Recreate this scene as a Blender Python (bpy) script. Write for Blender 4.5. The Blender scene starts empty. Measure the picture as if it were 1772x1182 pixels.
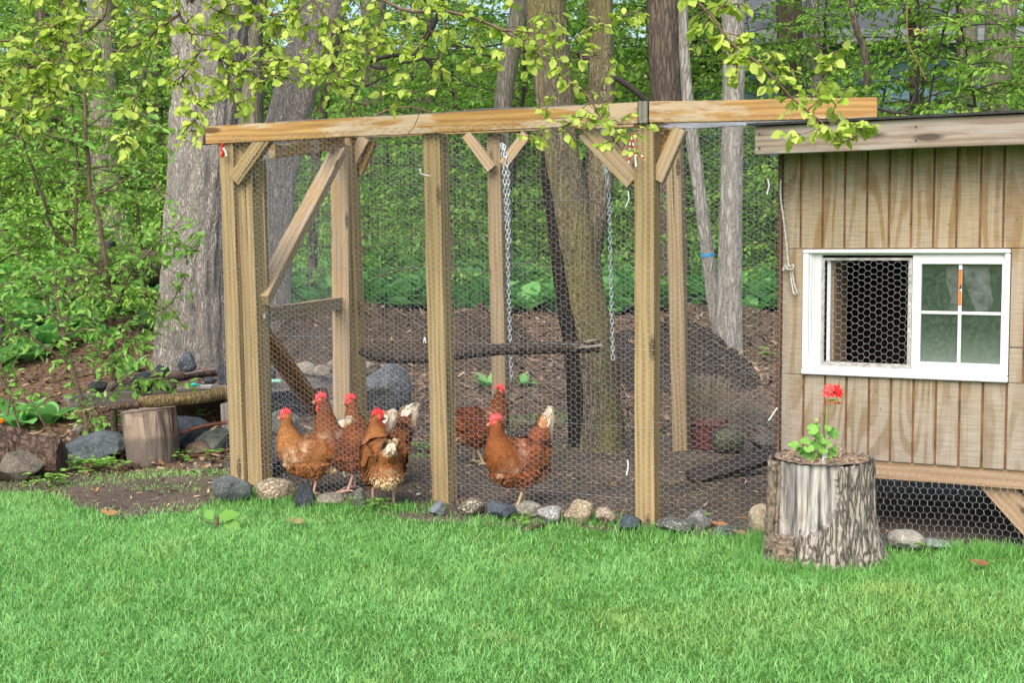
import bpy, bmesh, math, random
import numpy as np
from mathutils import Vector, Matrix, noise

# ------------------------------------------------------------------ camera, world, sun, exposure
scene = bpy.context.scene
COL = scene.collection
FPX = 2200.0
CAM = Vector((0, 0, 1.25))
PITCH = math.atan(177 / FPX)
ROLL = math.radians(-0.4)
CR = Matrix.Rotation(math.pi / 2 - PITCH, 3, 'X') @ Matrix.Rotation(ROLL, 3, 'Z')
cd = bpy.data.cameras.new('camera'); cam = bpy.data.objects.new('camera', cd); COL.objects.link(cam)
cam.matrix_world = Matrix.Translation(CAM) @ CR.to_4x4()
cd.sensor_width = 36; cd.lens = FPX / 1772 * 36; cd.clip_start = 0.05; cd.clip_end = 600
cd.dof.use_dof = True; cd.dof.focus_distance = 6.1; cd.dof.aperture_fstop = 9.0
scene.camera = cam
SUN_EL, SUN_AZ = math.radians(48), math.radians(200)   # azimuth from +Y, clockwise
world = bpy.data.worlds.new('World'); scene.world = world; world.use_nodes = True
wn = world.node_tree
bg = wn.nodes['Background']; sky = wn.nodes.new('ShaderNodeTexSky'); sky.sky_type = 'NISHITA'
sky.sun_disc = False; sky.sun_elevation = SUN_EL; sky.sun_rotation = SUN_AZ
sky.dust_density = 4.0; sky.air_density = 1.0; sky.ozone_density = 1.0
wn.links.new(sky.outputs[0], bg.inputs[0]); bg.inputs[1].default_value = 0.15
sd = bpy.data.lights.new('sun', 'SUN'); sun = bpy.data.objects.new('sun', sd); COL.objects.link(sun)
sd.energy = 1.3; sd.angle = math.radians(45); sd.color = (1, 0.97, 0.92)
sdir = Vector((math.sin(SUN_AZ) * math.cos(SUN_EL), math.cos(SUN_AZ) * math.cos(SUN_EL), math.sin(SUN_EL)))
sun.rotation_euler = sdir.to_track_quat('Z', 'Y').to_euler()
scene.view_settings.view_transform = 'Standard'; scene.view_settings.look = 'None'
scene.view_settings.exposure = 1.12; scene.view_settings.gamma = 1
scene.cycles.max_bounces = 6; scene.cycles.diffuse_bounces = 3; scene.cycles.transmission_bounces = 4

# ------------------------------------------------------------------ projection of the layout, terrain
def ray(px, py): return CR @ Vector((px - 886, -(py - 591), -FPX))
def at(px, py, Y):
    r = ray(px, py); return CAM + r * (Y / r.y)
KY = [-60, 8.2, 9.0, 10.0, 11.0, 12.5, 20, 35, 60, 120, 300]
KZ = [0, 0, .07, .24, .42, .56, 1.0, 1.7, 5.0, 19, 40]
def gbase(y): return float(np.interp(y, KY, KZ))
def g(x, y):
    z = (gbase(y - .35) + gbase(y) * 2 + gbase(y + .35)) / 4
    k = min(1, max(0, (y - 8) / 3))
    z += .012 * noise.noise(Vector((x * 1.3, y * 1.3, 0))) * (1 - k) + k * .07 * noise.noise(Vector((x * .7, y * .7, 3)))
    if y > 5.2: z += min(1, (y - 5.2) * 1.5) * (.012 * noise.noise(Vector((x * 5, y * 5, 7))) + .006 * noise.noise(Vector((x * 14, y * 14, 2))))
    return z
def gnd(px, py, dz=0):
    r = ray(px, py); r = r / r.y
    a = 2.0; p = CAM
    while a < 150:
        p = CAM + r * a
        if p.z - g(p.x, p.y) - dz < 0: break
        a += .05
    lo, hi = a - .05, a
    for _ in range(12):
        m = (lo + hi) / 2; p = CAM + r * m
        if p.z - g(p.x, p.y) - dz < 0: hi = m
        else: lo = m
    return CAM + r * hi
def pxm(d): return FPX / d          # pixels per metre at depth d

# ------------------------------------------------------------------ object bookkeeping
def tag(o, label=None, cat=None, group=None, kind=None):
    if label: o['label'] = label
    if cat: o['category'] = cat
    if group: o['group'] = group
    if kind: o['kind'] = kind
    return o
def empty(name, loc, label, cat, group=None):
    o = bpy.data.objects.new(name, None); COL.objects.link(o); o.location = loc
    o.empty_display_size = .1
    return tag(o, label, cat, group)

class Buf:
    """collects numpy pieces and links them as ONE mesh object"""
    def __init__(s): s.V = []; s.F = []; s.C = []; s.n = 0; s.S = []
    def add(s, V, F, C=(1, 1, 1), mi=0, smooth=True):
        V = np.asarray(V, float).reshape(-1, 3)
        if len(V) == 0: return
        C = np.asarray(C, float)
        if C.ndim == 1: C = np.tile(C, (len(V), 1))
        if isinstance(F, np.ndarray): Fs = [F]
        else:
            d = {}
            for f in F: d.setdefault(len(f), []).append(f)
            Fs = [np.array(v) for v in d.values()]
        for f in Fs:
            s.F.append((f + s.n, mi, smooth))
        s.V.append(V); s.C.append(C); s.n += len(V)
    def mesh(s, name, mats):
        me = bpy.data.meshes.new(name)
        V = np.concatenate(s.V); C = np.concatenate(s.C)
        me.vertices.add(len(V)); me.vertices.foreach_set('co', V.ravel())
        li = np.concatenate([f.ravel() for f, _, _ in s.F])
        lt = np.concatenate([np.full(len(f), f.shape[1]) for f, _, _ in s.F])
        mi = np.concatenate([np.full(len(f), m) for f, m, _ in s.F])
        sm = np.concatenate([np.full(len(f), k) for f, _, k in s.F])
        me.loops.add(len(li)); me.loops.foreach_set('vertex_index', li.astype(np.int32))
        me.polygons.add(len(lt))
        ls = np.concatenate([[0], np.cumsum(lt)[:-1]])
        me.polygons.foreach_set('loop_start', ls.astype(np.int32))
        me.polygons.foreach_set('material_index', mi.astype(np.int32))
        me.polygons.foreach_set('use_smooth', sm.astype(bool))
        a = me.color_attributes.new('Col', 'FLOAT_COLOR', 'POINT')
        a.data.foreach_set('color', np.concatenate([C, np.ones((len(C), 1))], 1).ravel().astype(np.float32))
        for m in (mats if isinstance(mats, (list, tuple)) else [mats]): me.materials.append(m)
        me.update(calc_edges=True); me.validate()
        return me
    def build(s, name, mats, parent=None, M=None):
        o = bpy.data.objects.new(name, s.mesh(name, mats)); COL.objects.link(o)
        if M is not None: o.matrix_world = M
        if parent is not None:
            o.parent = parent
            base = Matrix.Translation(parent.location) if parent.parent is None and not parent.get('_m') else None
            PM = world_of(parent)
            o.matrix_local = PM.inverted() @ (M if M is not None else Matrix.Identity(4))
        return o
def world_of(o):
    m = o.matrix_basis.copy()
    while o.parent: o = o.parent; m = o.matrix_basis @ m
    return m

def frame(d, up=Vector((0, 0, 1))):
    d = d.normalized(); s = d.cross(up)
    if s.length < 1e-4: s = d.cross(Vector((0, 1, 0)))
    s.normalize(); return d, s, s.cross(d)
def tube(buf, pts, rad, sides=6, C=(1, 1, 1), mi=0, cap=True, disp=None):
    pts = [Vector(p) for p in pts]; n = len(pts)
    if not hasattr(rad, '__len__'): rad = [rad] * n
    if len(C) and np.asarray(C).ndim == 2: cc = np.repeat(np.asarray(C), sides, 0)
    else: cc = C
    V = []; s0 = None
    for i, p in enumerate(pts):
        d = (pts[min(i + 1, n - 1)] - pts[max(i - 1, 0)])
        if d.length < 1e-9: d = Vector((0, 0, 1))
        d.normalize()
        if s0 is None:
            _, s0, _ = frame(d, Vector((0, 0, 1)) if abs(d.z) < .9 else Vector((0, 1, 0)))
        s0 = (s0 - d * s0.dot(d)).normalized(); t = d.cross(s0)
        for k in range(sides):
            a = 2 * math.pi * k / sides; r = rad[i]
            if disp: r = disp(r, a, p)
            V.append(p + (s0 * math.cos(a) + t * math.sin(a)) * r)
    k = np.arange(sides); i = np.arange(n - 1)[:, None]
    F = np.stack([i * sides + k, i * sides + (k + 1) % sides, (i + 1) * sides + (k + 1) % sides, (i + 1) * sides + k], -1).reshape(-1, 4)
    V = np.array(V)
    buf.add(V, F, cc, mi)
    if cap:
        cB = cc[:sides] if np.asarray(cc).ndim == 2 else cc; cT = cc[-sides:] if np.asarray(cc).ndim == 2 else cc
        buf.add(V[:sides], np.array([list(range(sides))[::-1]]), cB, mi, False)
        buf.add(V[-sides:], np.array([list(range(sides))]), cT, mi, False)
def smooth_path(pts, step):
    """Catmull-Rom through pts (sequences of floats), resampled about every step"""
    P = [np.array(p, float) for p in pts]
    if len(P) < 2: return P
    P = [2 * P[0] - P[1]] + P + [2 * P[-1] - P[-2]]
    out = []
    for i in range(1, len(P) - 2):
        n = max(1, int(np.linalg.norm((P[i + 1] - P[i])[:3]) / step))
        for k in range(n):
            t = k / n
            out.append(.5 * ((2 * P[i]) + (-P[i - 1] + P[i + 1]) * t + (2 * P[i - 1] - 5 * P[i] + 4 * P[i + 1] - P[i + 2]) * t * t + (-P[i - 1] + 3 * P[i] - 3 * P[i + 1] + P[i + 2]) * t ** 3))
    out.append(P[-2]); return out
def box(buf, lo, hi, C=(1, 1, 1), mi=0, bev=0.0):
    bm = bmesh.new(); bmesh.ops.create_cube(bm, size=1)
    for v in bm.verts:
        v.co = Vector([lo[i] + (v.co[i] + .5) * (hi[i] - lo[i]) for i in range(3)])
    if bev: bmesh.ops.bevel(bm, geom=bm.edges[:], offset=bev, segments=2, affect='EDGES')
    add_bm(buf, bm, C, mi, False)
def add_bm(buf, bm, C=(1, 1, 1), mi=0, smooth=True):
    bm.verts.index_update()
    buf.add([v.co[:] for v in bm.verts], [[v.index for v in f.verts] for f in bm.faces], C, mi, smooth); bm.free()

# ------------------------------------------------------------------ materials
def newmat(name):
    m = bpy.data.materials.new(name); m.use_nodes = True
    nt = m.node_tree; return m, nt, nt.nodes['Principled BSDF']
def node(nt, t, ins=None, **props):
    n = nt.nodes.new(t)
    for k, v in props.items(): setattr(n, k, v)
    for k, v in (ins or {}).items():
        if isinstance(v, bpy.types.NodeSocket): nt.links.new(v, n.inputs[k])
        else: n.inputs[k].default_value = v
    return n
def ramp(nt, fac, stops, interp='LINEAR'):
    n = nt.nodes.new('ShaderNodeValToRGB'); nt.links.new(fac, n.inputs[0]); cr = n.color_ramp; cr.interpolation = interp
    while len(cr.elements) < len(stops): cr.elements.new(.5)
    for e, (p, c) in zip(cr.elements, stops):
        e.position = p; e.color = (c[0], c[1], c[2], 1) if hasattr(c, '__len__') else (c, c, c, 1)
    return n.outputs[0]
def mix(nt, fac, a, b, blend='MIX'):
    n = nt.nodes.new('ShaderNodeMix'); n.data_type = 'RGBA'; n.blend_type = blend
    for sock, v in ((n.inputs['Factor'], fac), (n.inputs[6], a), (n.inputs[7], b)):
        if isinstance(v, bpy.types.NodeSocket): nt.links.new(v, sock)
        elif hasattr(v, '__len__'): sock.default_value = (*v[:3], 1)
        else: sock.default_value = v
    return n.outputs[2]
def mapped(nt, scale=(1, 1, 1), loc=None, coord='Object', rnd=False):
    tc = nt.nodes.new('ShaderNodeTexCoord'); mp = nt.nodes.new('ShaderNodeMapping'); mp.inputs['Scale'].default_value = scale
    src = tc.outputs[coord]
    if rnd:
        oi = nt.nodes.new('ShaderNodeObjectInfo')
        ml = node(nt, 'ShaderNodeVectorMath', operation='ADD'); sc = node(nt, 'ShaderNodeMath', {0: oi.outputs['Random'], 1: 37.0}, operation='MULTIPLY')
        nt.links.new(src, ml.inputs[0]); nt.links.new(sc.outputs[0], ml.inputs[1]); src = ml.outputs[0]
    nt.links.new(src, mp.inputs['Vector']); return mp.outputs[0]
def ntex(nt, vec, scale, detail=4, rough=.55, dist=0.0):
    return node(nt, 'ShaderNodeTexNoise', {'Vector': vec, 'Scale': scale, 'Detail': detail, 'Roughness': rough, 'Distortion': dist}).outputs[0]
def bump(nt, bsdf, h, strength=.5, dist=.01):
    b = node(nt, 'ShaderNodeBump', {'Height': h, 'Strength': strength, 'Distance': dist}); nt.links.new(b.outputs[0], bsdf.inputs['Normal'])
def attr(nt): return node(nt, 'ShaderNodeVertexColor', layer_name='Col').outputs[0]
def sets(b, **k):
    for n, v in k.items(): b.inputs[n.replace('_', ' ')].default_value = v

def simple(name, c, rough=.6, metal=0, nz=.15, scale=30, bmp=.0):
    m, nt, b = newmat(name); v = mapped(nt, rnd=True)
    n = ntex(nt, v, scale)
    c2 = tuple(x * (1 - nz * 2) for x in c); c3 = tuple(min(1, x * (1 + nz)) for x in c)
    nt.links.new(ramp(nt, n, [(.3, c2), (.7, c3)]), b.inputs['Base Color'])
    sets(b, Roughness=rough, Metallic=metal)
    if bmp: bump(nt, b, n, bmp, .01)
    return m
def wood(name, light, dark, patch=None, grain=1.0, rough=.7, knots=True, pf=(.5, .6)):
    """sawn lumber, grain along local X"""
    m, nt, b = newmat(name)
    v = mapped(nt, (1.2, 14, 14), rnd=True)
    w1 = ntex(nt, v, 1.3 * grain, 3, .5, .6)
    wv = node(nt, 'ShaderNodeTexWave', {'Vector': v, 'Scale': 1.1 * grain, 'Distortion': 7.0, 'Detail': 2.5, 'Detail Scale': .9}, wave_type='RINGS', rings_direction='X').outputs[0]
    v2 = mapped(nt, (3, 160, 160), rnd=True); fine = ntex(nt, v2, 1, 3)
    c = mix(nt, ramp(nt, wv, [(.25, 0), (.85, 1)]), light, dark)
    c = mix(nt, .45, c, ramp(nt, w1, [(.3, light), (.7, dark)]))
    if patch:
        v3 = mapped(nt, (2.2, 14, 14), rnd=True); p = ntex(nt, v3, 1.3, 6, .65)
        c = mix(nt, ramp(nt, p, [(pf[0], 0), (pf[1], .85)]), c, patch)
    if knots:
        v4 = mapped(nt, (2.3, 9, 9), rnd=True)
        vo = node(nt, 'ShaderNodeTexVoronoi', {'Vector': v4, 'Scale': 1.0}).outputs[0]
        c = mix(nt, ramp(nt, vo, [(.10, .9), (.17, 0)]), c, tuple(x * .3 for x in dark))
    c = mix(nt, ramp(nt, fine, [(.35, .22), (.6, 0)]), c, tuple(x * .35 for x in dark))
    ck = ntex(nt, mapped(nt, (1.1, 55, 55), rnd=True), 1.0, 2, .4)      # drying checks along the grain
    c = mix(nt, ramp(nt, ck, [(.27, .85), (.315, 0)]), c, tuple(x * .18 for x in dark))
    dirt = ntex(nt, mapped(nt, (5, 7, 7), rnd=True), 1.2, 6, .65)
    c = mix(nt, ramp(nt, dirt, [(.56, 0), (.70, .38)]), c, tuple((x + .10) * .42 for x in light))
    nt.links.new(c, b.inputs['Base Color']); sets(b, Roughness=rough, Specular_IOR_Level=.25)
    bump(nt, b, fine, .25, .004)
    return m
def bark(name, light, dark, scale=1.0, moss=None, strength=.9, ridge=(9, 9, 1.6), lich=.0):
    m, nt, b = newmat(name)
    v = mapped(nt, ridge)
    d = node(nt, 'ShaderNodeTexNoise', {'Vector': v, 'Scale': 2 * scale, 'Detail': 5})
    vm = node(nt, 'ShaderNodeVectorMath', {0: v, 1: d.outputs[1]}, operation='ADD')
    vo = node(nt, 'ShaderNodeTexVoronoi', {'Vector': vm.outputs[0], 'Scale': 2.4 * scale, 'Randomness': 1.0}, feature='DISTANCE_TO_EDGE').outputs[0]
    n1 = ntex(nt, vm.outputs[0], 3.5 * scale, 7, .65)
    h = mix(nt, .5, ramp(nt, vo, [(0, 0), (.35, 1)]), n1)
    big = ntex(nt, mapped(nt, (2, 2, .8)), 1.3, 4)
    c = mix(nt, ramp(nt, h, [(.18, 0), (.62, 1)]), dark, light)
    c = mix(nt, ramp(nt, big, [(.35, .35), (.65, 0)]), c, tuple(x * .55 for x in light))
    if moss is not None:
        c = mix(nt, ramp(nt, ntex(nt, mapped(nt, (3, 3, 1)), 1.6, 5), [(.38, .0), (.6, .85)]), c, moss)
    if lich:
        c = mix(nt, ramp(nt, ntex(nt, mapped(nt, (6, 6, 4)), 2.2, 5), [(.56, 0), (.64, lich)]), c, (.42, .45, .38))
    nt.links.new(c, b.inputs['Base Color']); sets(b, Roughness=.92, Specular_IOR_Level=.15)
    bump(nt, b, h, strength, .03)
    return m
def leafmat(name, c1, c2, trans=.35, rough=.45):
    """c1..c2 chosen by the red channel of Col (one value per leaf)"""
    m, nt, b = newmat(name); out = nt.nodes['Material Output']
    sep = node(nt, 'ShaderNodeSeparateColor', {0: attr(nt)})
    c = mix(nt, sep.outputs[0], c1, c2)
    c = mix(nt, node(nt, 'ShaderNodeMath', {0: sep.outputs[1], 1: .35}, operation='MULTIPLY').outputs[0], c, (.30, .30, .05))
    nt.links.new(c, b.inputs['Base Color']); sets(b, Roughness=rough, Specular_IOR_Level=.3)
    tr = node(nt, 'ShaderNodeBsdfTranslucent', {0: c})
    ms = node(nt, 'ShaderNodeMixShader', {0: trans, 1: b.outputs[0], 2: tr.outputs[0]})
    nt.links.new(ms.outputs[0], out.inputs[0]); return m
def colmat(name, rough=.7, spec=.3, bmp=0, scale=40, trans=0, metal=0):
    """base colour straight from the Col pigment attribute, with slight procedural mottling"""
    m, nt, b = newmat(name); n = ntex(nt, mapped(nt), scale)
    c = mix(nt, ramp(nt, n, [(.3, .3), (.7, 0)]), attr(nt), (0, 0, 0))
    nt.links.new(c, b.inputs['Base Color']); sets(b, Roughness=rough, Specular_IOR_Level=spec, Metallic=metal)
    if bmp: bump(nt, b, n, bmp, .01)
    if trans:
        tr = node(nt, 'ShaderNodeBsdfTranslucent', {0: c}); ms = node(nt, 'ShaderNodeMixShader', {0: trans, 1: b.outputs[0], 2: tr.outputs[0]})
        nt.links.new(ms.outputs[0], nt.nodes['Material Output'].inputs[0])
    return m
_rm = {}
def rockmat(c, speck=.3, c2=None):
    k = (tuple(c), speck, c2)
    if k in _rm: return _rm[k]
    m, nt, b = newmat('rock_surface'); v = mapped(nt, rnd=True)
    n = ntex(nt, v, 11, 9, .72); s = ntex(nt, v, 90, 2, .6); w = ntex(nt, v, 3.5, 3)
    c2 = c2 or tuple(x * .45 for x in c)
    cc = mix(nt, ramp(nt, n, [(.35, 0), (.65, 1)]), c2, c)
    cc = mix(nt, ramp(nt, s, [(.42, speck), (.5, 0)]), cc, tuple(x * .25 for x in c))
    cc = mix(nt, ramp(nt, s, [(.56, 0), (.66, speck)]), cc, tuple(min(1, x * 2.0 + .04) for x in c))
    cc = mix(nt, ramp(nt, w, [(.58, 0), (.68, .3)]), cc, tuple(min(1, x * 1.5 + .03) for x in c))
    nt.links.new(cc, b.inputs['Base Color']); sets(b, Roughness=.85, Specular_IOR_Level=.25)
    bump(nt, b, n, 1.0, .035); _rm[k] = m; return m

# ------------------------------------------------------------------ leaf scattering
LEAF = (np.array([[0, 0, 0], [.28, .26, .05], [.62, .24, .04], [1, 0, -.08], [.62, -.24, .04], [.28, -.26, .05], [.45, 0, -.03]]),
        np.array([[0, 6, 1, 1], [0, 5, 6, 6]]))
LEAF_F3 = np.array([[0, 6, 1], [1, 6, 2], [2, 6, 3], [3, 6, 4], [4, 6, 5], [5, 6, 0]])
SLEAF = (np.array([[0, 0, 0], [.45, .26, .06], [1, 0, -.06], [.45, -.26, .06]]), np.array([[0, 3, 2], [0, 2, 1]]))
def scatter(buf, P, A, Nn, size, rng, C, tmpl=None, mi=0):
    """leaf templates at P, long axis A, normal about Nn"""
    P = np.asarray(P); A = np.asarray(A, float); n = len(P)
    if n == 0: return
    A = A / (np.linalg.norm(A, axis=1, keepdims=True) + 1e-9)
    Nn = np.asarray(Nn, float); Nn = Nn - A * (Nn * A).sum(1, keepdims=True); Nn /= (np.linalg.norm(Nn, axis=1, keepdims=True) + 1e-9)
    S = np.cross(Nn, A)
    T, F = tmpl or (LEAF[0], LEAF_F3)
    size = np.broadcast_to(np.asarray(size, float), (n,))[:, None, None]
    V = (T[None, :, 0:1] * A[:, None] + T[None, :, 1:2] * S[:, None] + T[None, :, 2:3] * Nn[:, None]) * size + P[:, None]
    k = len(T); Fa = (F[None] + (np.arange(n) * k)[:, None, None]).reshape(-1, F.shape[1])
    C = np.asarray(C, float)
    if C.ndim == 2: C = np.repeat(C, k, 0)
    buf.add(V.reshape(-1, 3), Fa, C, mi, True)
def unit(rng, n):
    v = rng.normal(size=(n, 3)); return v / np.linalg.norm(v, axis=1, keepdims=True)
def leafcol(rng, n, yellow=.15):
    c = np.zeros((n, 3)); c[:, 0] = rng.random(n); c[:, 1] = (rng.random(n) < yellow) * rng.random(n); return c
# ------------------------------------------------------------------ ground
rng = np.random.default_rng(5); random.seed(5)
EDGE_PX = [(-900, 852), (-300, 850), (60, 848), (100, 856), (130, 880), (220, 896), (330, 888), (372, 868), (440, 866), (560, 886), (750, 901), (950, 912), (1120, 925), (1300, 932), (1400, 942), (1772, 951), (2300, 990)]
EDGE = sorted([(lambda p: (p.x, p.y))(gnd(a, b)) for a, b in EDGE_PX])
EX = [e[0] for e in EDGE]; EY = [e[1] for e in EDGE]
def lawn_edge(x): return np.interp(x, EX, EY)
def axis(segs):
    out = []
    for a, b, s in segs: out += list(np.arange(a, b, s))
    return np.array(out + [segs[-1][1]])
gx = axis([(-150, -40, 12), (-40, -10, 2.5), (-10, -4, .3), (-4, 4, .05), (4, 10, .3), (10, 40, 2.5), (40, 150, 12)])
gy = axis([(-60, -5, 6), (-5, 2.5, .8), (2.5, 3.4, .2), (3.4, 12.5, .05), (12.5, 22, .25), (22, 50, 1.5), (50, 260, 10)])
GV = np.array([(x, y, g(x, y)) for y in gy for x in gx])
nx, ny = len(gx), len(gy); i = np.arange(nx - 1); j = np.arange(ny - 1)[:, None]
GF = np.stack([j * nx + i, j * nx + i + 1, (j + 1) * nx + i + 1, (j + 1) * nx + i], -1).reshape(-1, 4)
GC = np.zeros((len(GV), 3))
wob = np.array([noise.noise(Vector((v[0] * 3, v[1] * 3, 5))) for v in GV])
e = lawn_edge(GV[:, 0]) - GV[:, 1] + wob * .10
GC[:, 0] = np.clip(e / .16 + .5, 0, 1)                               # lawn
mul = np.clip((GV[:, 1] - 7.9 - .25 * wob) / .5, 0, 1)
mul = np.maximum(mul, np.clip((-1.75 - GV[:, 0] + .3 * wob) / .3, 0, 1) * np.clip((GV[:, 1] - 6.75) / .3, 0, 1))
GC[:, 1] = mul                                                       # mulch rather than trodden soil
GC[:, 2] = np.clip((GV[:, 1] - 12.3) / 1.0, 0, 1)                    # green forest floor
m, nt, b = newmat('ground_surface')
sep = node(nt, 'ShaderNodeSeparateColor', {0: attr(nt)}); v = mapped(nt)
n1 = ntex(nt, v, 6, 8, .65); n2 = ntex(nt, v, 45, 5, .7); n3 = ntex(nt, v, 1.7, 4)
soil = mix(nt, ramp(nt, n2, [(.3, 0), (.7, 1)]), (.040, .032, .025), (.12, .096, .074))
soil = mix(nt, ramp(nt, n3, [(.4, .0), (.65, .6)]), soil, (.165, .128, .098))
vo = node(nt, 'ShaderNodeTexVoronoi', {'Vector': mapped(nt, (1, 1.5, 1)), 'Scale': 48.0})
mulch = mix(nt, ramp(nt, n2, [(.3, 0), (.65, 1)]), (.06, .038, .026), (.25, .16, .10))
mulch = mix(nt, .4, mulch, vo.outputs[1], 'MULTIPLY')
mulch = mix(nt, ramp(nt, n3, [(.5, 0), (.7, .5)]), mulch, (.14, .11, .08))
grs = mix(nt, n2, (.03, .085, .015), (.07, .17, .03))
ff = mix(nt, n1, (.02, .05, .012), (.05, .12, .025))
c = mix(nt, sep.outputs[1], soil, mulch); c = mix(nt, sep.outputs[2], c, ff)
c = mix(nt, ramp(nt, mix(nt, .3, sep.outputs[0], n1), [(.42, 0), (.52, 1)]), c, grs)
nt.links.new(c, b.inputs['Base Color']); sets(b, Roughness=.95, Specular_IOR_Level=.15)
bump(nt, b, mix(nt, .5, n1, n2), .7, .03)
B = Buf(); B.add(GV, GF, GC); tag(B.build('ground', m), kind='structure')

# ------------------------------------------------------------------ lawn blades
def blades(x, y, h, w, rng, lean=.5):
    n = len(x); z = np.array([g(a, b) for a, b in zip(x, y)]) - .004
    a = rng.random(n) * 2 * math.pi; l = rng.random(n) * lean * h; la = rng.random(n) * 2 * math.pi
    dx, dy = np.cos(a) * w / 2, np.sin(a) * w / 2
    lx, ly = np.cos(la) * l, np.sin(la) * l
    P = np.zeros((n, 5, 3))
    P[:, 0] = np.stack([x - dx, y - dy, z], 1); P[:, 1] = np.stack([x + dx, y + dy, z], 1)
    P[:, 2] = np.stack([x - dx * .8 + lx * .35, y - dy * .8 + ly * .35, z + h * .55], 1); P[:, 3] = np.stack([x + dx * .8 + lx * .35, y + dy * .8 + ly * .35, z + h * .55], 1)
    P[:, 4] = np.stack([x + lx * 1.15, y + ly * 1.15, z + h * (1 - .3 * l / h)], 1)
    k = np.arange(n)[:, None] * 5
    return P.reshape(-1, 3), k + np.array([[0, 1, 3, 2]]), k + np.array([[2, 3, 4]])
def fnoise(x, y, s, o=0): return np.array([noise.noise(Vector((a * s, b * s, o))) for a, b in zip(x, y)])
def lawn_points(n, x0, x1, y0, y1):
    x = rng.uniform(x0, x1, n); y = rng.uniform(y0, y1, n)
    e = lawn_edge(x) - y + fnoise(x, y, 3, 5) * .10
    keep = (e > 0) | ((e > -.10) & (rng.random(n) < .25))
    thin = np.clip(e / .25, .35, 1) > rng.random(n)
    k = keep & thin
    return x[k], y[k]
x, y = lawn_points(460000, -3.6, 3.6, 3.1, 6.9)
k = np.abs(x) < y * .45 + .7; k |= rng.random(len(x)) < .3; x, y = x[k], y[k]
pn = fnoise(x, y, 2.2, 1); pn2 = fnoise(x, y, 9, 2)
pn3 = fnoise(x, y, 22, 31)
h = .016 + .006 * pn + .009 * pn2 + .009 * pn3 + rng.random(len(x)) ** 2 * .030; w = .0021 + rng.random(len(x)) * .0019
nearrock = np.clip(1 - np.abs(lawn_edge(x) - y - .06) / .12, 0, 1); h *= 1 + .15 * nearrock
V, F4, F3 = blades(x, y, h, w, rng, 1.5)
C = np.zeros((len(x), 3)); C[:, 0] = np.clip(.5 + pn * .35 + pn2 * .3 + pn3 * .3 + rng.normal(size=len(x)) * .42, 0, 1)
yp = fnoise(x, y, 1.1, 9)
C[:, 1] = np.clip((yp - .25) * .8, 0, .22) + np.clip(fnoise(x, y, 4, 21) - .25, 0, 1) * .8 + (rng.random(len(x)) < .035) * .9
C[:, 2] = nearrock
m, nt, b = newmat('grass_blade')
sep = node(nt, 'ShaderNodeSeparateColor', {0: attr(nt)})
c = mix(nt, sep.outputs[0], (.12, .345, .055), (.34, .66, .23))
c = mix(nt, sep.outputs[1], c, (.42, .56, .16))
nt.links.new(c, b.inputs['Base Color']); sets(b, Roughness=.5, Specular_IOR_Level=.35)
tr = node(nt, 'ShaderNodeBsdfTranslucent', {0: c}); ms = node(nt, 'ShaderNodeMixShader', {0: .4, 1: b.outputs[0], 2: tr.outputs[0]})
nt.links.new(ms.outputs[0], nt.nodes['Material Output'].inputs[0]); MGRASS = m
B = Buf(); C5 = np.repeat(C, 5, 0); B.add(V, F4, C5); B.F.append((F3, 0, True))
# taller tussocks
for (tx, ty, tn, th) in [(1392, 968, 900, .10), (1340, 945, 500, .08), (1365, 990, 500, .085), (1560, 985, 500, .06), (1700, 960, 600, .07), (1440, 1000, 400, .06), (575, 885, 300, .06), (860, 905, 250, .05), (700, 885, 250, .05), (1120, 925, 300, .06), (1020, 905, 250, .06),
                         (440, 860, 300, .06), (500, 872, 300, .06), (640, 885, 300, .06), (1480, 965, 200, .06), (660, 955, 200, .05), (520, 985, 200, .05), (250, 1000, 200, .05)]:
    p = gnd(tx, ty); x = rng.normal(p.x, .09, tn); y = rng.normal(p.y, .05, tn)
    hh = th * (.5 + .6 * rng.random(tn)); V, F4, F3 = blades(x, y, hh, .003 + rng.random(tn) * .002, rng, .7)
    C = np.zeros((tn, 3)); C[:, 0] = rng.random(tn) * .5; o = B.n
    B.add(V, F4, np.repeat(C, 5, 0)); B.F.append((F3 + o, 0, True))
tag(B.build('grass', MGRASS), 'short bright green lawn grass in front of the chicken run', 'grass', kind='stuff')
# sparse grass on the trodden soil and forest grass
B = Buf()
for (cx, cy, sx, sy, n) in [(330, 820, .25, .06, 700), (250, 826, .2, .06, 400), (120, 838, .2, .05, 400), (290, 845, .15, .05, 200), (940, 730, .3, .10, 900), (730, 790, .1, .05, 150), (360, 880, .2, .05, 300), (985, 722, .2, .06, 500)]:
    p = gnd(cx, cy); x = rng.normal(p.x, sx, n); y = rng.normal(p.y, sy, n)
    V, F4, F3 = blades(x, y, .012 + rng.random(n) * .02, .003 + rng.random(n) * .002, rng, 1.2)
    C = np.zeros((n, 3)); C[:, 0] = rng.random(n); C[:, 1] = .3; o = B.n
    B.add(V, F4, np.repeat(C, 5, 0)); B.F.append((F3 + o, 0, True))
tag(B.build('sparse_grass', MGRASS), 'thin patches of grass on the trodden soil', 'grass', kind='stuff')

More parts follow.
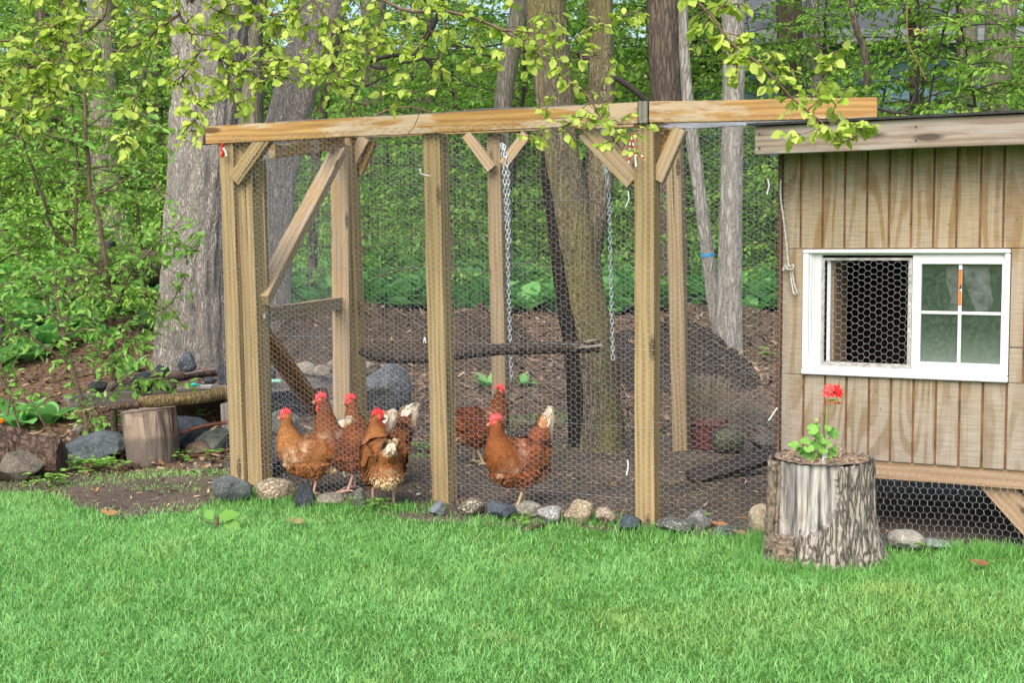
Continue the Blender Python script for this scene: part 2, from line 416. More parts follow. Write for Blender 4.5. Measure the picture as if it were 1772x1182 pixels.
# ------------------------------------------------------------------ mulch chips, fallen twigs, straw
CHIP = (np.array([[0, .18, 0], [0, -.18, 0.02], [1, -.12, .06], [1, .15, .0]]), np.array([[0, 1, 2, 3]]))
MCHIP = colmat('wood_chip', .9, .2)
def chips(n, xr, yr, size, pal, cond=None):
    x = rng.uniform(*xr, n); y = rng.uniform(*yr, n)
    if cond is not None: k = cond(x, y); x, y = x[k], y[k]
    n = len(x); z = np.array([g(a, b) for a, b in zip(x, y)]) + rng.random(n) * .008
    A = unit(rng, n); A[:, 2] *= .25; N = unit(rng, n) * .5; N[:, 2] += 1
    pc = np.array(pal)[rng.integers(0, len(pal), n)] * (.6 + .7 * rng.random((n, 1)))
    scatter(B, np.stack([x, y, z], 1), A, N, size[0] + rng.random(n) ** 2 * (size[1] - size[0]), rng, pc, CHIP)
B = Buf()
PAL = [(.26, .17, .10), (.15, .085, .05), (.07, .045, .03), (.42, .32, .21), (.20, .15, .12), (.30, .17, .08), (.12, .10, .085), (.34, .25, .17)]
def mulchy(x, y): return (y > 7.9) | ((x < -1.6) & (y > 6.75))
chips(62000, (-5.5, 4.5), (6.7, 12.8), (.014, .075), PAL, mulchy)
chips(17000, (-4.5, 3.5), (5.3, 8.2), (.005, .036), PAL, lambda x, y: y > lawn_edge(x) + .05)
tag(B.build('mulch', MCHIP), 'brown wood chip mulch and dead leaves on the forest floor', 'mulch', kind='stuff')
B = Buf()
STRAW = (np.array([[0, .012, 0], [0, -.012, 0], [.5, -.012, .04], [.5, .012, .04], [1, -.01, 0], [1, .01, 0]]), np.array([[0, 1, 2, 3], [3, 2, 4, 5]]))
for (n, cx, cy, sx, sy) in [(420, .6, 6.4, .9, .5), (420, 1.8, 5.9, .5, .35), (160, -.2, 6.6, .8, .5), (140, -1.9, 6.9, .6, .25), (150, -.65, 9.3, .25, .2), (120, -.1, 3.9, 1.6, .6), (60, .2, 5.2, 1.5, .4), (200, -.35, 9.6, .5, .25)]:
    x = rng.normal(cx, sx, n); y = rng.normal(cy, sy, n); lw = lawn_edge(x) > y
    z = np.array([g(a, b) for a, b in zip(x, y)]) + .004 + lw * .03 * rng.random(n)
    A = unit(rng, n); A[:, 2] *= .15; N = unit(rng, n) * .3; N[:, 2] += 1
    c = np.array([(.42, .31, .15)] * n) * (.5 + .8 * rng.random((n, 1)))
    scatter(B, np.stack([x, y, z], 1), A, N, .03 + rng.random(n) * .07, rng, c, STRAW)
tag(B.build('straw', MCHIP), 'loose straw stalks and dry grass scattered on the ground', 'straw', kind='stuff')

# ------------------------------------------------------------------ rocks
def ico(sub):
    bm = bmesh.new(); bmesh.ops.create_icosphere(bm, subdivisions=sub, radius=1)
    V = np.array([v.co[:] for v in bm.verts]); F = np.array([[v.index for v in f.verts] for f in bm.faces]); bm.free(); return V, F
ICO4, ICO5 = ico(4), ico(5)
def rock_geo(seed, sx, sy, sz, facets=14, sharp=.60, amp=.07, tri=0, big=False):
    r = random.Random(seed); V, F = (ICO5 if big else ICO4); V = V.copy()
    for _ in range(facets):
        nrm = np.array([r.gauss(0, 1), r.gauss(0, 1), r.gauss(0, .8)]); nrm /= np.linalg.norm(nrm)
        h = sharp * .92 + r.random() * (.95 - sharp); d = V @ nrm; V -= np.outer(np.maximum(0, d - h), nrm)
    o = Vector((seed * 3.1, 0, 0))
    s = np.array([1 + amp * noise.fractal(Vector(v) * 1.4 + o, 1.0, 2.0, 5) + .035 * noise.noise(Vector(v) * 5 + o) + .018 * noise.noise(Vector(v) * 13 + o) for v in V]); V *= s[:, None]
    if tri: V[:, :2] *= (1 - tri * .5 * (V[:, 2:3] + 1) / 1.0 * .5)
    V[:, 0] *= sx; V[:, 1] *= sy; V[:, 2] *= sz
    return V, F
def rock(px, py, w, h, col, label, seed, name='rock', rot=0, base=None, facets=13, sharp=.62, speck=.3, tri=0, yaw=0, cat='rock', depth=1.0, sink=.15, group=None, c2=None, Y=None, big=False):
    """px,py = centre in the photo, w,h its size there; stands on the ground (or on height base)"""
    if Y is None:
        p = gnd(px, py + h / 2) if base is None else None
        if base is not None:
            r = ray(px, py + h / 2); p = CAM + r * ((base - CAM.z) / r.z)
        d = p.y
    else:
        d = Y; p = at(px, py + h / 2, Y)
    s = 1 / pxm(d); sx = w * s / 2 * 1.06; sz = h * s / 2 * (1.08 + sink * .5); sy = sx * depth
    V, F = rock_geo(seed, sx / .93, sy / .93, sz / .93, facets, sharp, tri=tri, big=big)
    a = math.radians(yaw); cy_, sy_ = math.cos(a), math.sin(a); V[:, :2] = V[:, :2] @ np.array([[cy_, sy_], [-sy_, cy_]])
    a = math.radians(rot); V = V @ np.array([[math.cos(a), 0, math.sin(a)], [0, 1, 0], [-math.sin(a), 0, math.cos(a)]])
    V[:, 2] = V[:, 2] - V[:, 2].min()
    zz = p.z - sink * sz * (0 if base is not None else 1)
    B = Buf(); B.add(V, F)
    o = B.build(name, rockmat(col, speck, c2)); o.location = (p.x, p.y + sy * .55, zz)
    tag(o, label, cat, group); return o
SLATE = (.10, .12, .145); DARK = (.055, .065, .075); TAN = (.42, .34, .23); PALE = (.44, .43, .39); GREY = (.22, .225, .21); MOTT = (.26, .23, .17)
rock(398, 850, 62, 38, (.16, .18, .175), 'grey angular stone at the foot of the corner post', 1, rot=-8, facets=10, sharp=.6, yaw=20)
rock(474, 851, 62, 36, TAN, 'rounded tan speckled stone beside the corner post', 2, speck=.7, facets=4, sharp=.85)
rock(527, 862, 42, 44, DARK, 'dark blue pointed stone in front of the leftmost hen', 3, facets=9, sharp=.55, tri=1)
rock(571, 869, 46, 20, (.30, .27, .2), 'small flat beige stone half sunk in grass near the hens', 4, facets=4, sharp=.85)
rock(622, 864, 40, 42, (.17, .18, .15), 'grey green pointed stone in front of the group of hens', 5, facets=10, sharp=.5, tri=1.2)
rock(757, 883, 30, 22, (.25, .28, .30), 'small light blue grey stone at the foot of the middle post', 6)
rock(815, 881, 52, 24, MOTT, 'low mottled brown stone just right of the middle post', 7, speck=.8, c2=(.09, .08, .07))
rock(866, 885, 48, 34, SLATE, 'square slate blue stone under the hen with raised white tail', 8, facets=12, sharp=.55, c2=(.07, .085, .10))
rock(913, 885, 44, 24, (.34, .32, .26), 'beige grey rounded stone by the right foot of the front hen', 9, facets=4, sharp=.85)
rock(955, 893, 48, 26, (.40, .40, .38), 'whitish rough stone between beige and tan edging stones', 10, speck=.5)
rock(1005, 889, 54, 36, TAN, 'large angular tan stone along the run edge', 11, facets=8, sharp=.6, speck=.5)
rock(1046, 897, 38, 26, (.40, .32, .24), 'smaller pinkish tan stone beside the large tan one', 12, facets=5, speck=.6)
rock(1091, 911, 44, 26, (.09, .125, .14), 'dark blue green stone at the foot of the right front post', 13, facets=8, sharp=.6)
rock(1170, 914, 66, 22, (.20, .21, .18), 'long low grey lichened stone right of the right front post', 14, speck=.7, c2=(.06, .07, .06))
rock(1214, 902, 42, 30, (.28, .28, .27), 'grey striped stone tilted on the run edge', 15, rot=18, facets=8, sharp=.6)
rock(1262, 921, 46, 14, (.13, .16, .14), 'low dark green slab of stone sunk in the soil', 16)
rock(1322, 903, 46, 48, (.50, .42, .29), 'smooth pale tan boulder beside the flower stump', 17, facets=2, sharp=.9, speck=.2, rot=20)
rock(1531, 938, 36, 20, (.16, .17, .18), 'small dark stone right behind the flower stump', 18)
rock(1572, 939, 58, 28, (.46, .44, .38), 'rounded whitish stone under the coop', 19, facets=3, sharp=.88, speck=.3)
rock(1636, 943, 58, 20, (.28, .33, .32), 'flat blue grey stone slab under the coop', 20, facets=12, sharp=.5)
rock(664, 676, 84, 76, (.17, .185, .195), 'large rounded blue grey boulder behind the hens', 21, facets=9, sharp=.72, speck=.5, big=True)
rock(1262, 764, 50, 44, (.13, .14, .09), 'mossy boulder beside the red plant pot', 22, facets=6)
rock(1325, 766, 52, 28, (.17, .15, .12), 'brown stone lying behind the wooden ramp', 23)
rock(630, 640, 46, 20, (.34, .27, .2), 'pale brown stone behind the large boulder', 24)
rock(156, 778, 104, 50, (.135, .165, .17), 'large blue grey boulder with pale lichen spots beside the bench stump', 25, facets=8, sharp=.65, rot=10, speck=.3, big=True)
rock(318, 752, 76, 62, (.06, .075, .09), 'dark faceted boulder under the bench', 26, facets=10, sharp=.6, speck=.1)
rock(365, 765, 60, 44, (.15, .17, .14), 'grey green angular rock under the right of the bench', 27, facets=12, sharp=.5)
rock(348, 780, 56, 22, (.24, .17, .11), 'flat brown and black stone on the soil under the bench', 28, c2=(.05, .045, .04))
rock(24, 812, 80, 46, (.20, .17, .13), 'rough grey brown rock propping the rotten log', 29, facets=9, sharp=.6)
rock(135, 745, 24, 20, (.3, .27, .23), 'small pale rock behind the lichen spotted boulder', 30)
rock(590, 715, 60, 50, (.15, .16, .12), 'grey green rock behind the second hen', 31)
rock(545, 690, 56, 60, (.20, .18, .13), 'mossy brown rock under the right end of the bench', 32)
rock(490, 735, 50, 40, (.16, .16, .13), 'brown grey rock left of the hens under the bench', 36)
rock(912, 918, 12, 10, (.30, .2, .15), 'small pinkish brown pebble on the lawn', 33, sink=0)
rock(1690, 800, 40, 26, (.2, .2, .18), 'grey rock in the shade under the coop', 34)
rock(1195, 540, 50, 22, (.25, .19, .11), 'sandy stone on top of the bank', 35)
rock(188, 432, 26, 26, (.05, .055, .06), 'round black stone balanced on the fallen trunk', 37, Y=12.6)

# soil heap behind the run
HCH = []
def heap(name, px0, px1, ytop, Y, col, label, seed, prof):
    m, nt, b = newmat('heap_soil'); v = mapped(nt); n = ntex(nt, v, 50, 6, .7); n2 = ntex(nt, v, 7, 4)
    c = mix(nt, ramp(nt, n, [(.3, 0), (.7, 1)]), tuple(x * .35 for x in col), col); c = mix(nt, ramp(nt, n2, [(.5, 0), (.7, .5)]), c, tuple(x * 1.6 for x in col))
    nt.links.new(c, b.inputs['Base Color']); sets(b, Roughness=.95, Specular_IOR_Level=.1); bump(nt, b, n, .9, .04)
    L = at(px0, 500, Y).x; R = at(px1, 500, Y).x; n_ = 120; V = []
    for j in range(50):
        for i in range(n_):
            u = i / (n_ - 1); w_ = j / 49; x = L + (R - L) * u; y = Y - .75 + 1.8 * w_
            top = at(px0 + (px1 - px0) * u, np.interp(u, prof[0], prof[1]), Y).z - g(x, Y)
            hgt = max(0, top) * math.sin(math.pi * min(1, w_ * 1.2 if w_ < .4167 else .5 + (w_ - .4167) / 1.1667)) ** 1.1
            V.append((x, y, g(x, y) - .03 + hgt * (1 + .30 * noise.noise(Vector((x * 4, y * 4, seed))) + .22 * noise.noise(Vector((x * 13, y * 13, seed))) + .12 * noise.noise(Vector((x * 30, y * 30, seed))))))
    i = np.arange(n_ - 1); j = np.arange(49)[:, None]
    B = Buf(); B.add(V, np.stack([j * n_ + i, j * n_ + i + 1, (j + 1) * n_ + i + 1, (j + 1) * n_ + i], -1).reshape(-1, 4)); tag(B.build(name, m), label, 'soil heap')
    if seed < 4:
        Q = np.array(V); k = rng.integers(0, len(Q), 2600 if seed != 1 else 900); Q = Q[k] + rng.normal(size=(len(k), 3)) * np.array([.012, .012, 0]) + np.array([0, 0, .008]); n_ = len(k)
        A = unit(rng, n_); A[:, 2] *= .35; N = unit(rng, n_) * .6; N[:, 2] += 1; N[:, 1] -= .3; HCH.append((Q, A, N, .012 + rng.random(n_) ** 2 * .05, np.array(PAL)[rng.integers(0, len(PAL), n_)] * (.5 + .6 * rng.random((n_, 1)))))
heap('soil_heap', 1060, 1380, 550, 9.9, (.085, .066, .052), 'heap of dark soil behind the right of the run', 1, ([0, .15, .3, .45, .6, .8, 1], [600, 580, 562, 560, 590, 640, 672]))
heap('soil_heap', 480, 900, 540, 10.6, (.12, .085, .058), 'long low bank of brown mulch behind the middle of the run', 2, ([0, .15, .4, .6, .85, 1], [570, 528, 535, 548, 535, 560]))
heap('soil_heap', 1150, 1500, 540, 11.6, (.21, .15, .09), 'pale sandy soil bank at the forest edge', 3, ([0, .15, .4, .6, .85, 1], [560, 530, 535, 545, 540, 560]))
B = Buf()
for Q, A, N, sz_, pc in HCH: scatter(B, Q, A, N, sz_, rng, pc, CHIP)
tag(B.build('wood_chips', MCHIP), 'wood chips and dead leaves strewn over the soil heaps', 'wood chips', kind='stuff')
# ------------------------------------------------------------------ trees
BK_GREY = bark('grey_bark', (.62, .565, .50), (.15, .13, .11), 1.9, lich=.3, strength=1.0)
BK_LEAN = bark('pale_brown_bark', (.68, .61, .53), (.19, .16, .13), 1.9, strength=1.0)
BK_MOSS = bark('mossy_bark', (.25, .215, .15), (.05, .04, .027), 1.6, moss=(.21, .185, .075))
BK_DARK = bark('dark_brown_bark', (.21, .165, .13), (.05, .04, .032), 1.0)
BK_SILV = bark('silver_grey_bark', (.42, .40, .35), (.15, .135, .11), 1.2, strength=.7)
BK_FAR = bark('far_bark', (.34, .30, .25), (.09, .078, .062), 1.0, moss=(.20, .20, .12))
MTWIG = simple('twig_bark', (.14, .095, .06), .85, nz=.3, scale=60)
MTWIGD = simple('dark_twig_bark', (.045, .035, .03), .9, nz=.3, scale=60)
L_BG = leafmat('woodland_leaf', (.13, .30, .035), (.37, .60, .10), .45)
L_SHRUB = leafmat('shrub_leaf', (.14, .34, .05), (.30, .56, .11), .45)
L_OVER = leafmat('young_leaf', (.30, .46, .04), (.62, .72, .17), .5, .5)
L_FAR = leafmat('far_leaf', (.16, .31, .04), (.44, .64, .11), .45)
L_DOCK = leafmat('broad_leaf', (.11, .36, .07), (.26, .58, .18), .35, .4)

def trunk_geo(B, pts, seed, furrow=.03, sides=56, step=.035, flare=.35, flare_h=.35, mi=0):
    """pts: (x,y,z,r)"""
    P = smooth_path(pts, step); o = seed * 7.3
    z0 = P[0][2]
    def disp(r, a, p):
        hz = p.z - z0
        ca, sa = math.cos(a), math.sin(a)
        n = noise.noise(Vector((ca * 1.2 + o, sa * 1.2, p.z * .8))) * .09
        f = noise.noise(Vector((ca * 6.5 + o, sa * 6.5, p.z * 2.2 + 3))) * furrow * 1.2 + abs(noise.noise(Vector((ca * 13 + o, sa * 13, p.z * 4.5)))) * furrow * 1.5
        fl = flare * math.exp(-max(0, hz) / flare_h) * (1 + .5 * math.cos(a * 5 + o) + .3 * math.cos(a * 3 + 2 * o)) if flare else 0
        return r * (1 + n + f + fl)
    tube(B, [p[:3] for p in P], [p[3] for p in P], sides, mi=mi, disp=disp)
def tree(label, pts, Y, mat, seed, extra=None, furrow=.05, sides=40, step=.08, crown=None, flare=.3, group=None, top=8.0, limbs=5, name='tree', dy=0.0):
    """pts: (px,py,width px) from the bottom up, carried on to height top; first point meets the ground"""
    W = []
    for (px, py, w) in pts: p = at(px, py, Y); W.append((p.x, p.y, p.z, w / 2 / pxm(Y)))
    b = W[0]; gz = g(b[0], b[1])
    if b[2] > gz - .05:
        k = (b[2] - (gz - .12)); d = np.array(W[0]) - np.array(W[1]); d /= max(1e-6, abs(d[2]))
        nb = np.array(b) + d * k; nb[3] = b[3] * 1.02; W = [tuple(nb)] + W
    t = W[-1]; p_ = W[-2]
    if t[2] < top:
        sl = (np.array(t) - np.array(p_)) / (t[2] - p_[2]); q = []
        for f in (.5, 1.0):
            k = (top - t[2]) * f; n_ = np.array(t) + sl * k * .7; n_[2] = t[2] + k; n_[3] = t[3] * (1 - .45 * f); q.append(tuple(n_))
        W += q
    o = empty(name, (W[0][0], W[0][1], max(W[0][2], gz)), label, 'tree', group)
    B = Buf(); trunk_geo(B, W, seed, furrow, sides, step, flare); B.build('trunk', mat, o)
    if extra:
        for (epts, emat) in extra:
            E = []
            for q in epts:
                yy = q[3] if len(q) > 3 else Y
                p = at(q[0], q[1], yy); E.append((p.x, p.y, p.z, q[2] / 2 / pxm(yy)))
            B = Buf(); trunk_geo(B, E, seed + 5, furrow, sides, step, 0); B.build('limb', emat or mat, o)
    r = random.Random(seed)
    # crown: limbs and leaves above
    if crown:
        z0, spread, nleaf = crown; nleaf = nleaf // 4; B = Buf(); TP = []
        topv = np.array(W[-1][:3])
        for k in range(limbs):
            f = r.random(); zz = z0 + (top - z0) * f; base = topv + (np.array(W[-3][:3]) - topv) * min(1, (top - zz) / max(.1, top - W[-3][2]))
            a = r.random() * 6.28; L = spread * (.6 + .5 * r.random()); pp = [Vector(base)]; d = Vector((math.cos(a), math.sin(a), .35 + .3 * r.random())).normalized()
            for s in range(7):
                d = (d + Vector((r.gauss(0, .18), r.gauss(0, .18), r.gauss(0, .12)))).normalized(); pp.append(pp[-1] + d * L / 7)
                if s > 1: TP.append(pp[-1])
                for t_ in range(2):
                    if s > 0:
                        e = (d + Vector((r.gauss(0, .8), r.gauss(0, .8), r.gauss(-.1, .5)))).normalized(); q = [pp[-1]]
                        for u in range(3): e = (e + Vector((r.gauss(0, .2), r.gauss(0, .2), r.gauss(-.05, .2)))).normalized(); q.append(q[-1] + e * L * .11); TP.append(q[-1])
                        tube(B, q, [.011, .008, .006, .003], 4)
            tube(B, pp, list(np.linspace(W[-3][3] * .4, .01, 8)), 6)
        B.build('branches', MTWIGD, o)
        TP = np.array(TP); rg = np.random.default_rng(seed); idx = rg.integers(0, len(TP), nleaf)
        P = TP[idx] + rg.normal(size=(nleaf, 3)) * np.array([.28, .28, .16]) ; A = unit(rg, nleaf); A[:, 2] -= .4; N = unit(rg, nleaf) * .7; N[:, 2] += 1
        B = Buf(); scatter(B, P, A, N, .055 + rg.random(nleaf) * .05, rg, leafcol(rg, nleaf), SLEAF); B.build('crown', L_BG, o)
    return o

tree('massive grey furrowed trunk standing behind the left corner of the run', [(334, 640, 122), (336, 520, 113), (342, 400, 106), (352, 250, 106), (362, 120, 112), (372, 0, 124), (378, -60, 128)], 10.0, BK_GREY, 1, furrow=.085, sides=96, step=.025, crown=(5.0, 3.0, 5000), flare=.22)
tree('narrow straight trunk right behind the massive grey one', [(434, 560, 44), (434, 300, 42), (434, 0, 40)], 12.2, BK_FAR, 2, crown=(4.5, 2.5, 4000))
tree('thick pale brown trunk leaning right behind the run door', [(462, 600, 78), (464, 480, 72), (472, 330, 68), (497, 210, 70), (535, 80, 70), (562, 0, 70)], 10.9, BK_LEAN, 3, furrow=.07, sides=72, step=.03, crown=(5.0, 2.8, 4500))
tree('grey brown trunk among the leaves at the far left', [(205, 450, 72), (192, 380, 58), (183, 280, 50), (178, 150, 48), (175, 0, 46)], 16.5, BK_FAR, 4, crown=(4.5, 3, 5000))
tree('dark slender trunk in the shade at the far left edge', [(88, 470, 30), (82, 330, 26), (76, 150, 24), (74, 0, 22)], 19, BK_DARK, 5, crown=(4.5, 3, 4000))
tree('faint wide trunk seen through the netting left of the middle post', [(652, 520, 52), (656, 400, 48), (652, 250, 44), (648, 100, 42), (646, 0, 42)], 19, BK_FAR, 6, crown=(4.5, 3, 4500))
tree('faint trunk showing just above the beam near the middle post', [(738, 500, 34), (736, 200, 32), (734, 0, 30)], 22, BK_FAR, 7, crown=(4.8, 3, 4500))
tree('grey trunk bending right behind the rear middle post', [(873, 580, 26), (872, 420, 27), (870, 260, 29), (872, 170, 31), (886, 80, 31), (900, 0, 29)], 13.5, BK_FAR, 8, sides=48, crown=(4.5, 2.6, 4500))
tree('forked mossy trunk growing inside the run', [(1030, 782, 92), (1030, 720, 84), (1024, 600, 78), (1005, 500, 78), (992, 400, 84), (978, 320, 72), (966, 250, 62), (958, 150, 62), (948, 50, 64), (940, -60, 62)], 7.55, BK_MOSS, 9,
     extra=[([(1012, 470, 44), (1022, 400, 50), (1034, 330, 48, 7.6), (1040, 250, 44, 7.65), (1041, 150, 42, 7.7), (1040, 0, 40, 7.75), (1040, -260, 38, 7.8), (1046, -500, 30, 7.8)], BK_MOSS)], furrow=.055, sides=72, step=.02, crown=(4.2, 2.5, 3500), flare=.12, top=6)
mt_ = [o_ for o_ in COL.objects if o_.name.startswith('tree') and 'forked' in str(o_.get('label', ''))][0]
B = Buf(); trunk_geo(B, [(*at(a_, b_, 7.48), w_ / 2 / pxm(7.48)) for a_, b_, w_ in ((938, 262, 5), (944, 310, 14), (958, 380, 22), (968, 450, 26), (980, 540, 28), (994, 620, 30), (1000, 700, 32), (1002, 772, 34))], 92, .12, 28, .02, 0); B.build('wet_stripe', bark('wet_dark_bark', (.055, .045, .038), (.018, .015, .013), 1.4), mt_)['label'] = 'black wet stripe down the left side of the forked trunk'  # thin dark tube added to stand for the wet stain on the bark
tree('dark brown trunk behind the right front post', [(1166, 520, 50), (1163, 400, 48), (1158, 250, 47), (1152, 150, 50), (1148, 0, 54)], 13.5, BK_DARK, 10, furrow=.06, sides=56, crown=(4.5, 2.6, 4500))
o = tree('slim grey trunk with blue tape curving down through the netting', [(1247, 572, 26), (1236, 520, 24), (1225, 440, 22), (1212, 340, 22), (1198, 240, 22), (1186, 120, 18), (1182, 0, 16)], 10.6, BK_SILV, 11, sides=40, step=.04, furrow=.04, crown=(4.5, 1.8, 3000), flare=.1)
p = at(1224.5, 441, 10.6); B = Buf(); tube(B, [p + Vector((0, 0, -.014)), p + Vector((-.001, 0, .014))], .058, 32, cap=False); B.build('tape', simple('blue_tape', (.02, .30, .62), .4), o)
tree('straight silver grey trunk right of the taped one', [(1261, 600, 42), (1263, 500, 39), (1266, 300, 37), (1270, 100, 36), (1268, 0, 36)], 10.3, BK_SILV, 12, sides=64, step=.03, furrow=.05, crown=(4.5, 2.4, 4500), flare=.25)
tree('brown trunk with vine above the beam end', [(1372, 480, 44), (1370, 200, 42), (1366, 0, 42)], 17, BK_DARK, 13, crown=(4.5, 2.6, 5000))
tree('smooth grey beech trunk left of the blue house', [(1414, 480, 34), (1412, 200, 32), (1409, 0, 30)], 17.5, BK_SILV, 14, crown=(4.5, 2.6, 5000), furrow=.01)
tree('large grey trunk rising above the coop roof at right', [(1722, 500, 60), (1722, 200, 50), (1728, 90, 48), (1735, 0, 47)], 12.5, BK_FAR, 15, sides=56, step=.04, furrow=.06, crown=(4.5, 2.8, 5000))
tree('brown trunk close behind the large one at right', [(1672, 480, 42), (1674, 200, 36), (1672, 0, 34)], 15.5, BK_FAR, 16, crown=(4.5, 2.6, 5000))
tree('thin reddish leaning trunk above the coop roof', [(1508, 480, 13), (1502, 190, 11), (1496, 90, 11), (1470, 0, 10)], 12.5, BK_DARK, 17, sides=20, crown=(4.4, 1.6, 2500), flare=0)
tree('dark slim trunk between blue house and large right trunk', [(1584, 480, 18), (1582, 180, 15), (1578, 0, 14)], 15, BK_DARK, 18, sides=20, crown=(4.4, 2, 3500), flare=0)
tree('brown leaning stem just right of the thick leaning trunk', [(540, 560, 16), (545, 300, 17), (556, 210, 17), (572, 120, 15), (592, 0, 13)], 12.8, BK_DARK, 19, sides=24, crown=(4.4, 2, 3500), flare=0)
# fallen trunk at the far left
def logobj(pts, seed, mat, label, cat, name='log', furrow=.06, sides=40, step=.03, ends=None, parent=None):
    B = Buf(); W = [(p[0].x, p[0].y, p[0].z, p[1]) for p in pts]; trunk_geo(B, W, seed, furrow, sides, step, 0)
    o = B.build(name, mat, parent)
    if label: tag(o, label, cat)
    return o
logobj([(at(85, 505, 12.2), .12), (at(180, 470, 12.5), .16), (at(250, 465, 12.8), .18), (at(300, 470, 13), .12)], 31, BK_DARK, 'dark fallen trunk lying in the green plants at far left', 'fallen trunk')

# ------------------------------------------------------------------ saplings of the understorey
def sapling_meshes(seed, H, nb, lsize, lmat, layered=.5, dens=1.0):
    r = random.Random(seed); rg = np.random.default_rng(seed); B = Buf(); LP = []; LA = []
    pp = [Vector((0, 0, -.1))]; d = Vector((r.gauss(0, .1), r.gauss(0, .1), 1)).normalized()
    for i in range(12):
        d = (d + Vector((r.gauss(0, .06), r.gauss(0, .06), .04))).normalized(); pp.append(pp[-1] + d * H / 12)
    tube(B, pp, list(np.linspace(.022 * H / 3, .006, 13)), 7)
    for k in range(nb):
        f = .12 + .88 * (k + r.random()) / nb; idx = f * 12; i = min(11, int(idx)); base = pp[i].lerp(pp[i + 1], idx - i)
        a = k * 2.4 + r.gauss(0, .4); L = H * (.42 - .25 * f) * (.7 + .6 * r.random()); e = Vector((math.cos(a), math.sin(a), .55 - .4 * r.random()))
        q = [base]
        for s in range(8):
            e = (e.normalized() + Vector((r.gauss(0, .13), r.gauss(0, .13), -.06 + r.gauss(0, .07)))).normalized(); q.append(q[-1] + e * L / 8)
            for sgn in (-1, 1):
                if s < 1: continue
                side = e.cross(Vector((0, 0, 1))).normalized() * sgn; w_ = (e * .7 + side + Vector((0, 0, r.gauss(-.05, .25)))).normalized(); tl = L * (.12 + .16 * r.random()); t = [q[-1]]
                for u in range(3): w_ = (w_ + Vector((r.gauss(0, .12), r.gauss(0, .12), -.08))).normalized(); t.append(t[-1] + w_ * tl / 3)
                tube(B, t, [.0035, .003, .0025, .0015], 3, cap=False)
                nl = max(2, int(tl / .05 * dens))
                for v_ in range(nl):
                    x = (v_ + r.random()) / nl * 3; j = min(2, int(x)); LP.append(t[j].lerp(t[j + 1], x - j)); z = w_ + side * r.choice((-1, 1)) * .2 + Vector((r.gauss(0, .5), r.gauss(0, .5), -.35 + r.gauss(0, .2))); LA.append(z)
        tube(B, q, list(np.linspace(.009, .003, 9)), 5, cap=False)
    m1 = B.mesh('stem', MTWIG if seed % 2 else MTWIGD)
    n = len(LP); P = np.array([p[:] for p in LP]); A = np.array([a[:] for a in LA]); N = rg.normal(size=(n, 3)) * .45; N[:, 2] += 1
    c = leafcol(rg, n, .1); B = Buf(); scatter(B, P + rg.normal(size=(n, 3)) * .012, A, N, lsize * (.65 + .6 * rg.random(n)), rg, c)
    return m1, B.mesh('foliage', lmat)
SAP = [sapling_meshes(11, 3.4, 30, .062, L_BG, dens=2.0), sapling_meshes(12, 4.2, 36, .066, L_BG, dens=1.9), sapling_meshes(13, 2.4, 26, .058, L_SHRUB, dens=1.8), sapling_meshes(14, 5.0, 42, .068, L_BG, dens=1.7)]
def put_sapling(k, x, y, s, rz, label, group=None, name='sapling', cat='sapling'):
    e = empty(name, (x, y, g(x, y)), label, cat, group); e.rotation_euler = (0, 0, rz); e.scale = (s, s, s)
    for nm, me in (('stem', SAP[k][0]), ('foliage', SAP[k][1])):
        c = bpy.data.objects.new(nm, me); COL.objects.link(c); c.parent = e
    return e
r = random.Random(8)
SAPG = 'leafy saplings in the woods behind the run'
for i in range(86):
    d = 14.2 + 14 * (i / 86) ** .9 + r.random(); px = r.uniform(-150, 1920)
    if 1290 < px < 1640 and d < 20 and r.random() < .45: continue
    x = (px - 886) / 2200 * d
    put_sapling(r.choice((0, 1, 1, 3)) if d > 15 else r.choice((0, 1, 2)), x, d, .75 + .5 * r.random(), r.random() * 6.28, 'slender leafy sapling in the woods behind the run', SAPG)
for (px, d, k, s, lab) in [(1350, 14.5, 1, .8, 'leafy sapling in front of the left part of the blue house'), (1500, 15.5, 1, .9, 'leafy sapling in front of the middle of the blue house'), (1610, 14.8, 0, 1.0, 'leafy sapling in front of the right part of the blue house'), (1560, 11.6, 1, .78, 'leafy sapling right behind the coop roof'), (1655, 12.0, 1, .8, 'bright leafy sapling between the two right hand trunks and the coop roof'), (1770, 11.2, 0, 1.15, 'leafy sapling at the right edge of the photo behind the coop'), (1400, 13.5, 0, .85, 'leafy sapling behind the left end of the coop roof'),
                           (255, 11.8, 0, .75, 'bushy sapling just left of the massive grey trunk'), (110, 10.6, 0, .85, 'bushy sapling deep in the left corner of the woods'), (10, 10.2, 1, .8, 'bushy sapling at the left edge of the photo'), (610, 12.4, 2, 1.0, 'low bush seen between door stile and middle post'), (790, 12.6, 2, .95, 'low bush right of the middle post'), (1100, 12.4, 2, .8, 'low bush behind the hanging chain at right')]:
    put_sapling(k, (px - 886) / 2200 * d, d, s, r.random() * 6, lab)

SHLEAF = (np.array([[0, 0, 0], [.18, .13, .03], [.45, .22, .04], [.75, .15, 0], [1, 0, -.10], [.75, -.15, 0], [.45, -.22, .04], [.18, -.13, .03], [.45, 0, -.02]]), np.array([[0, 8, 1], [1, 8, 2], [2, 8, 3], [3, 8, 4], [4, 8, 5], [5, 8, 6], [6, 8, 7], [7, 8, 0]]))
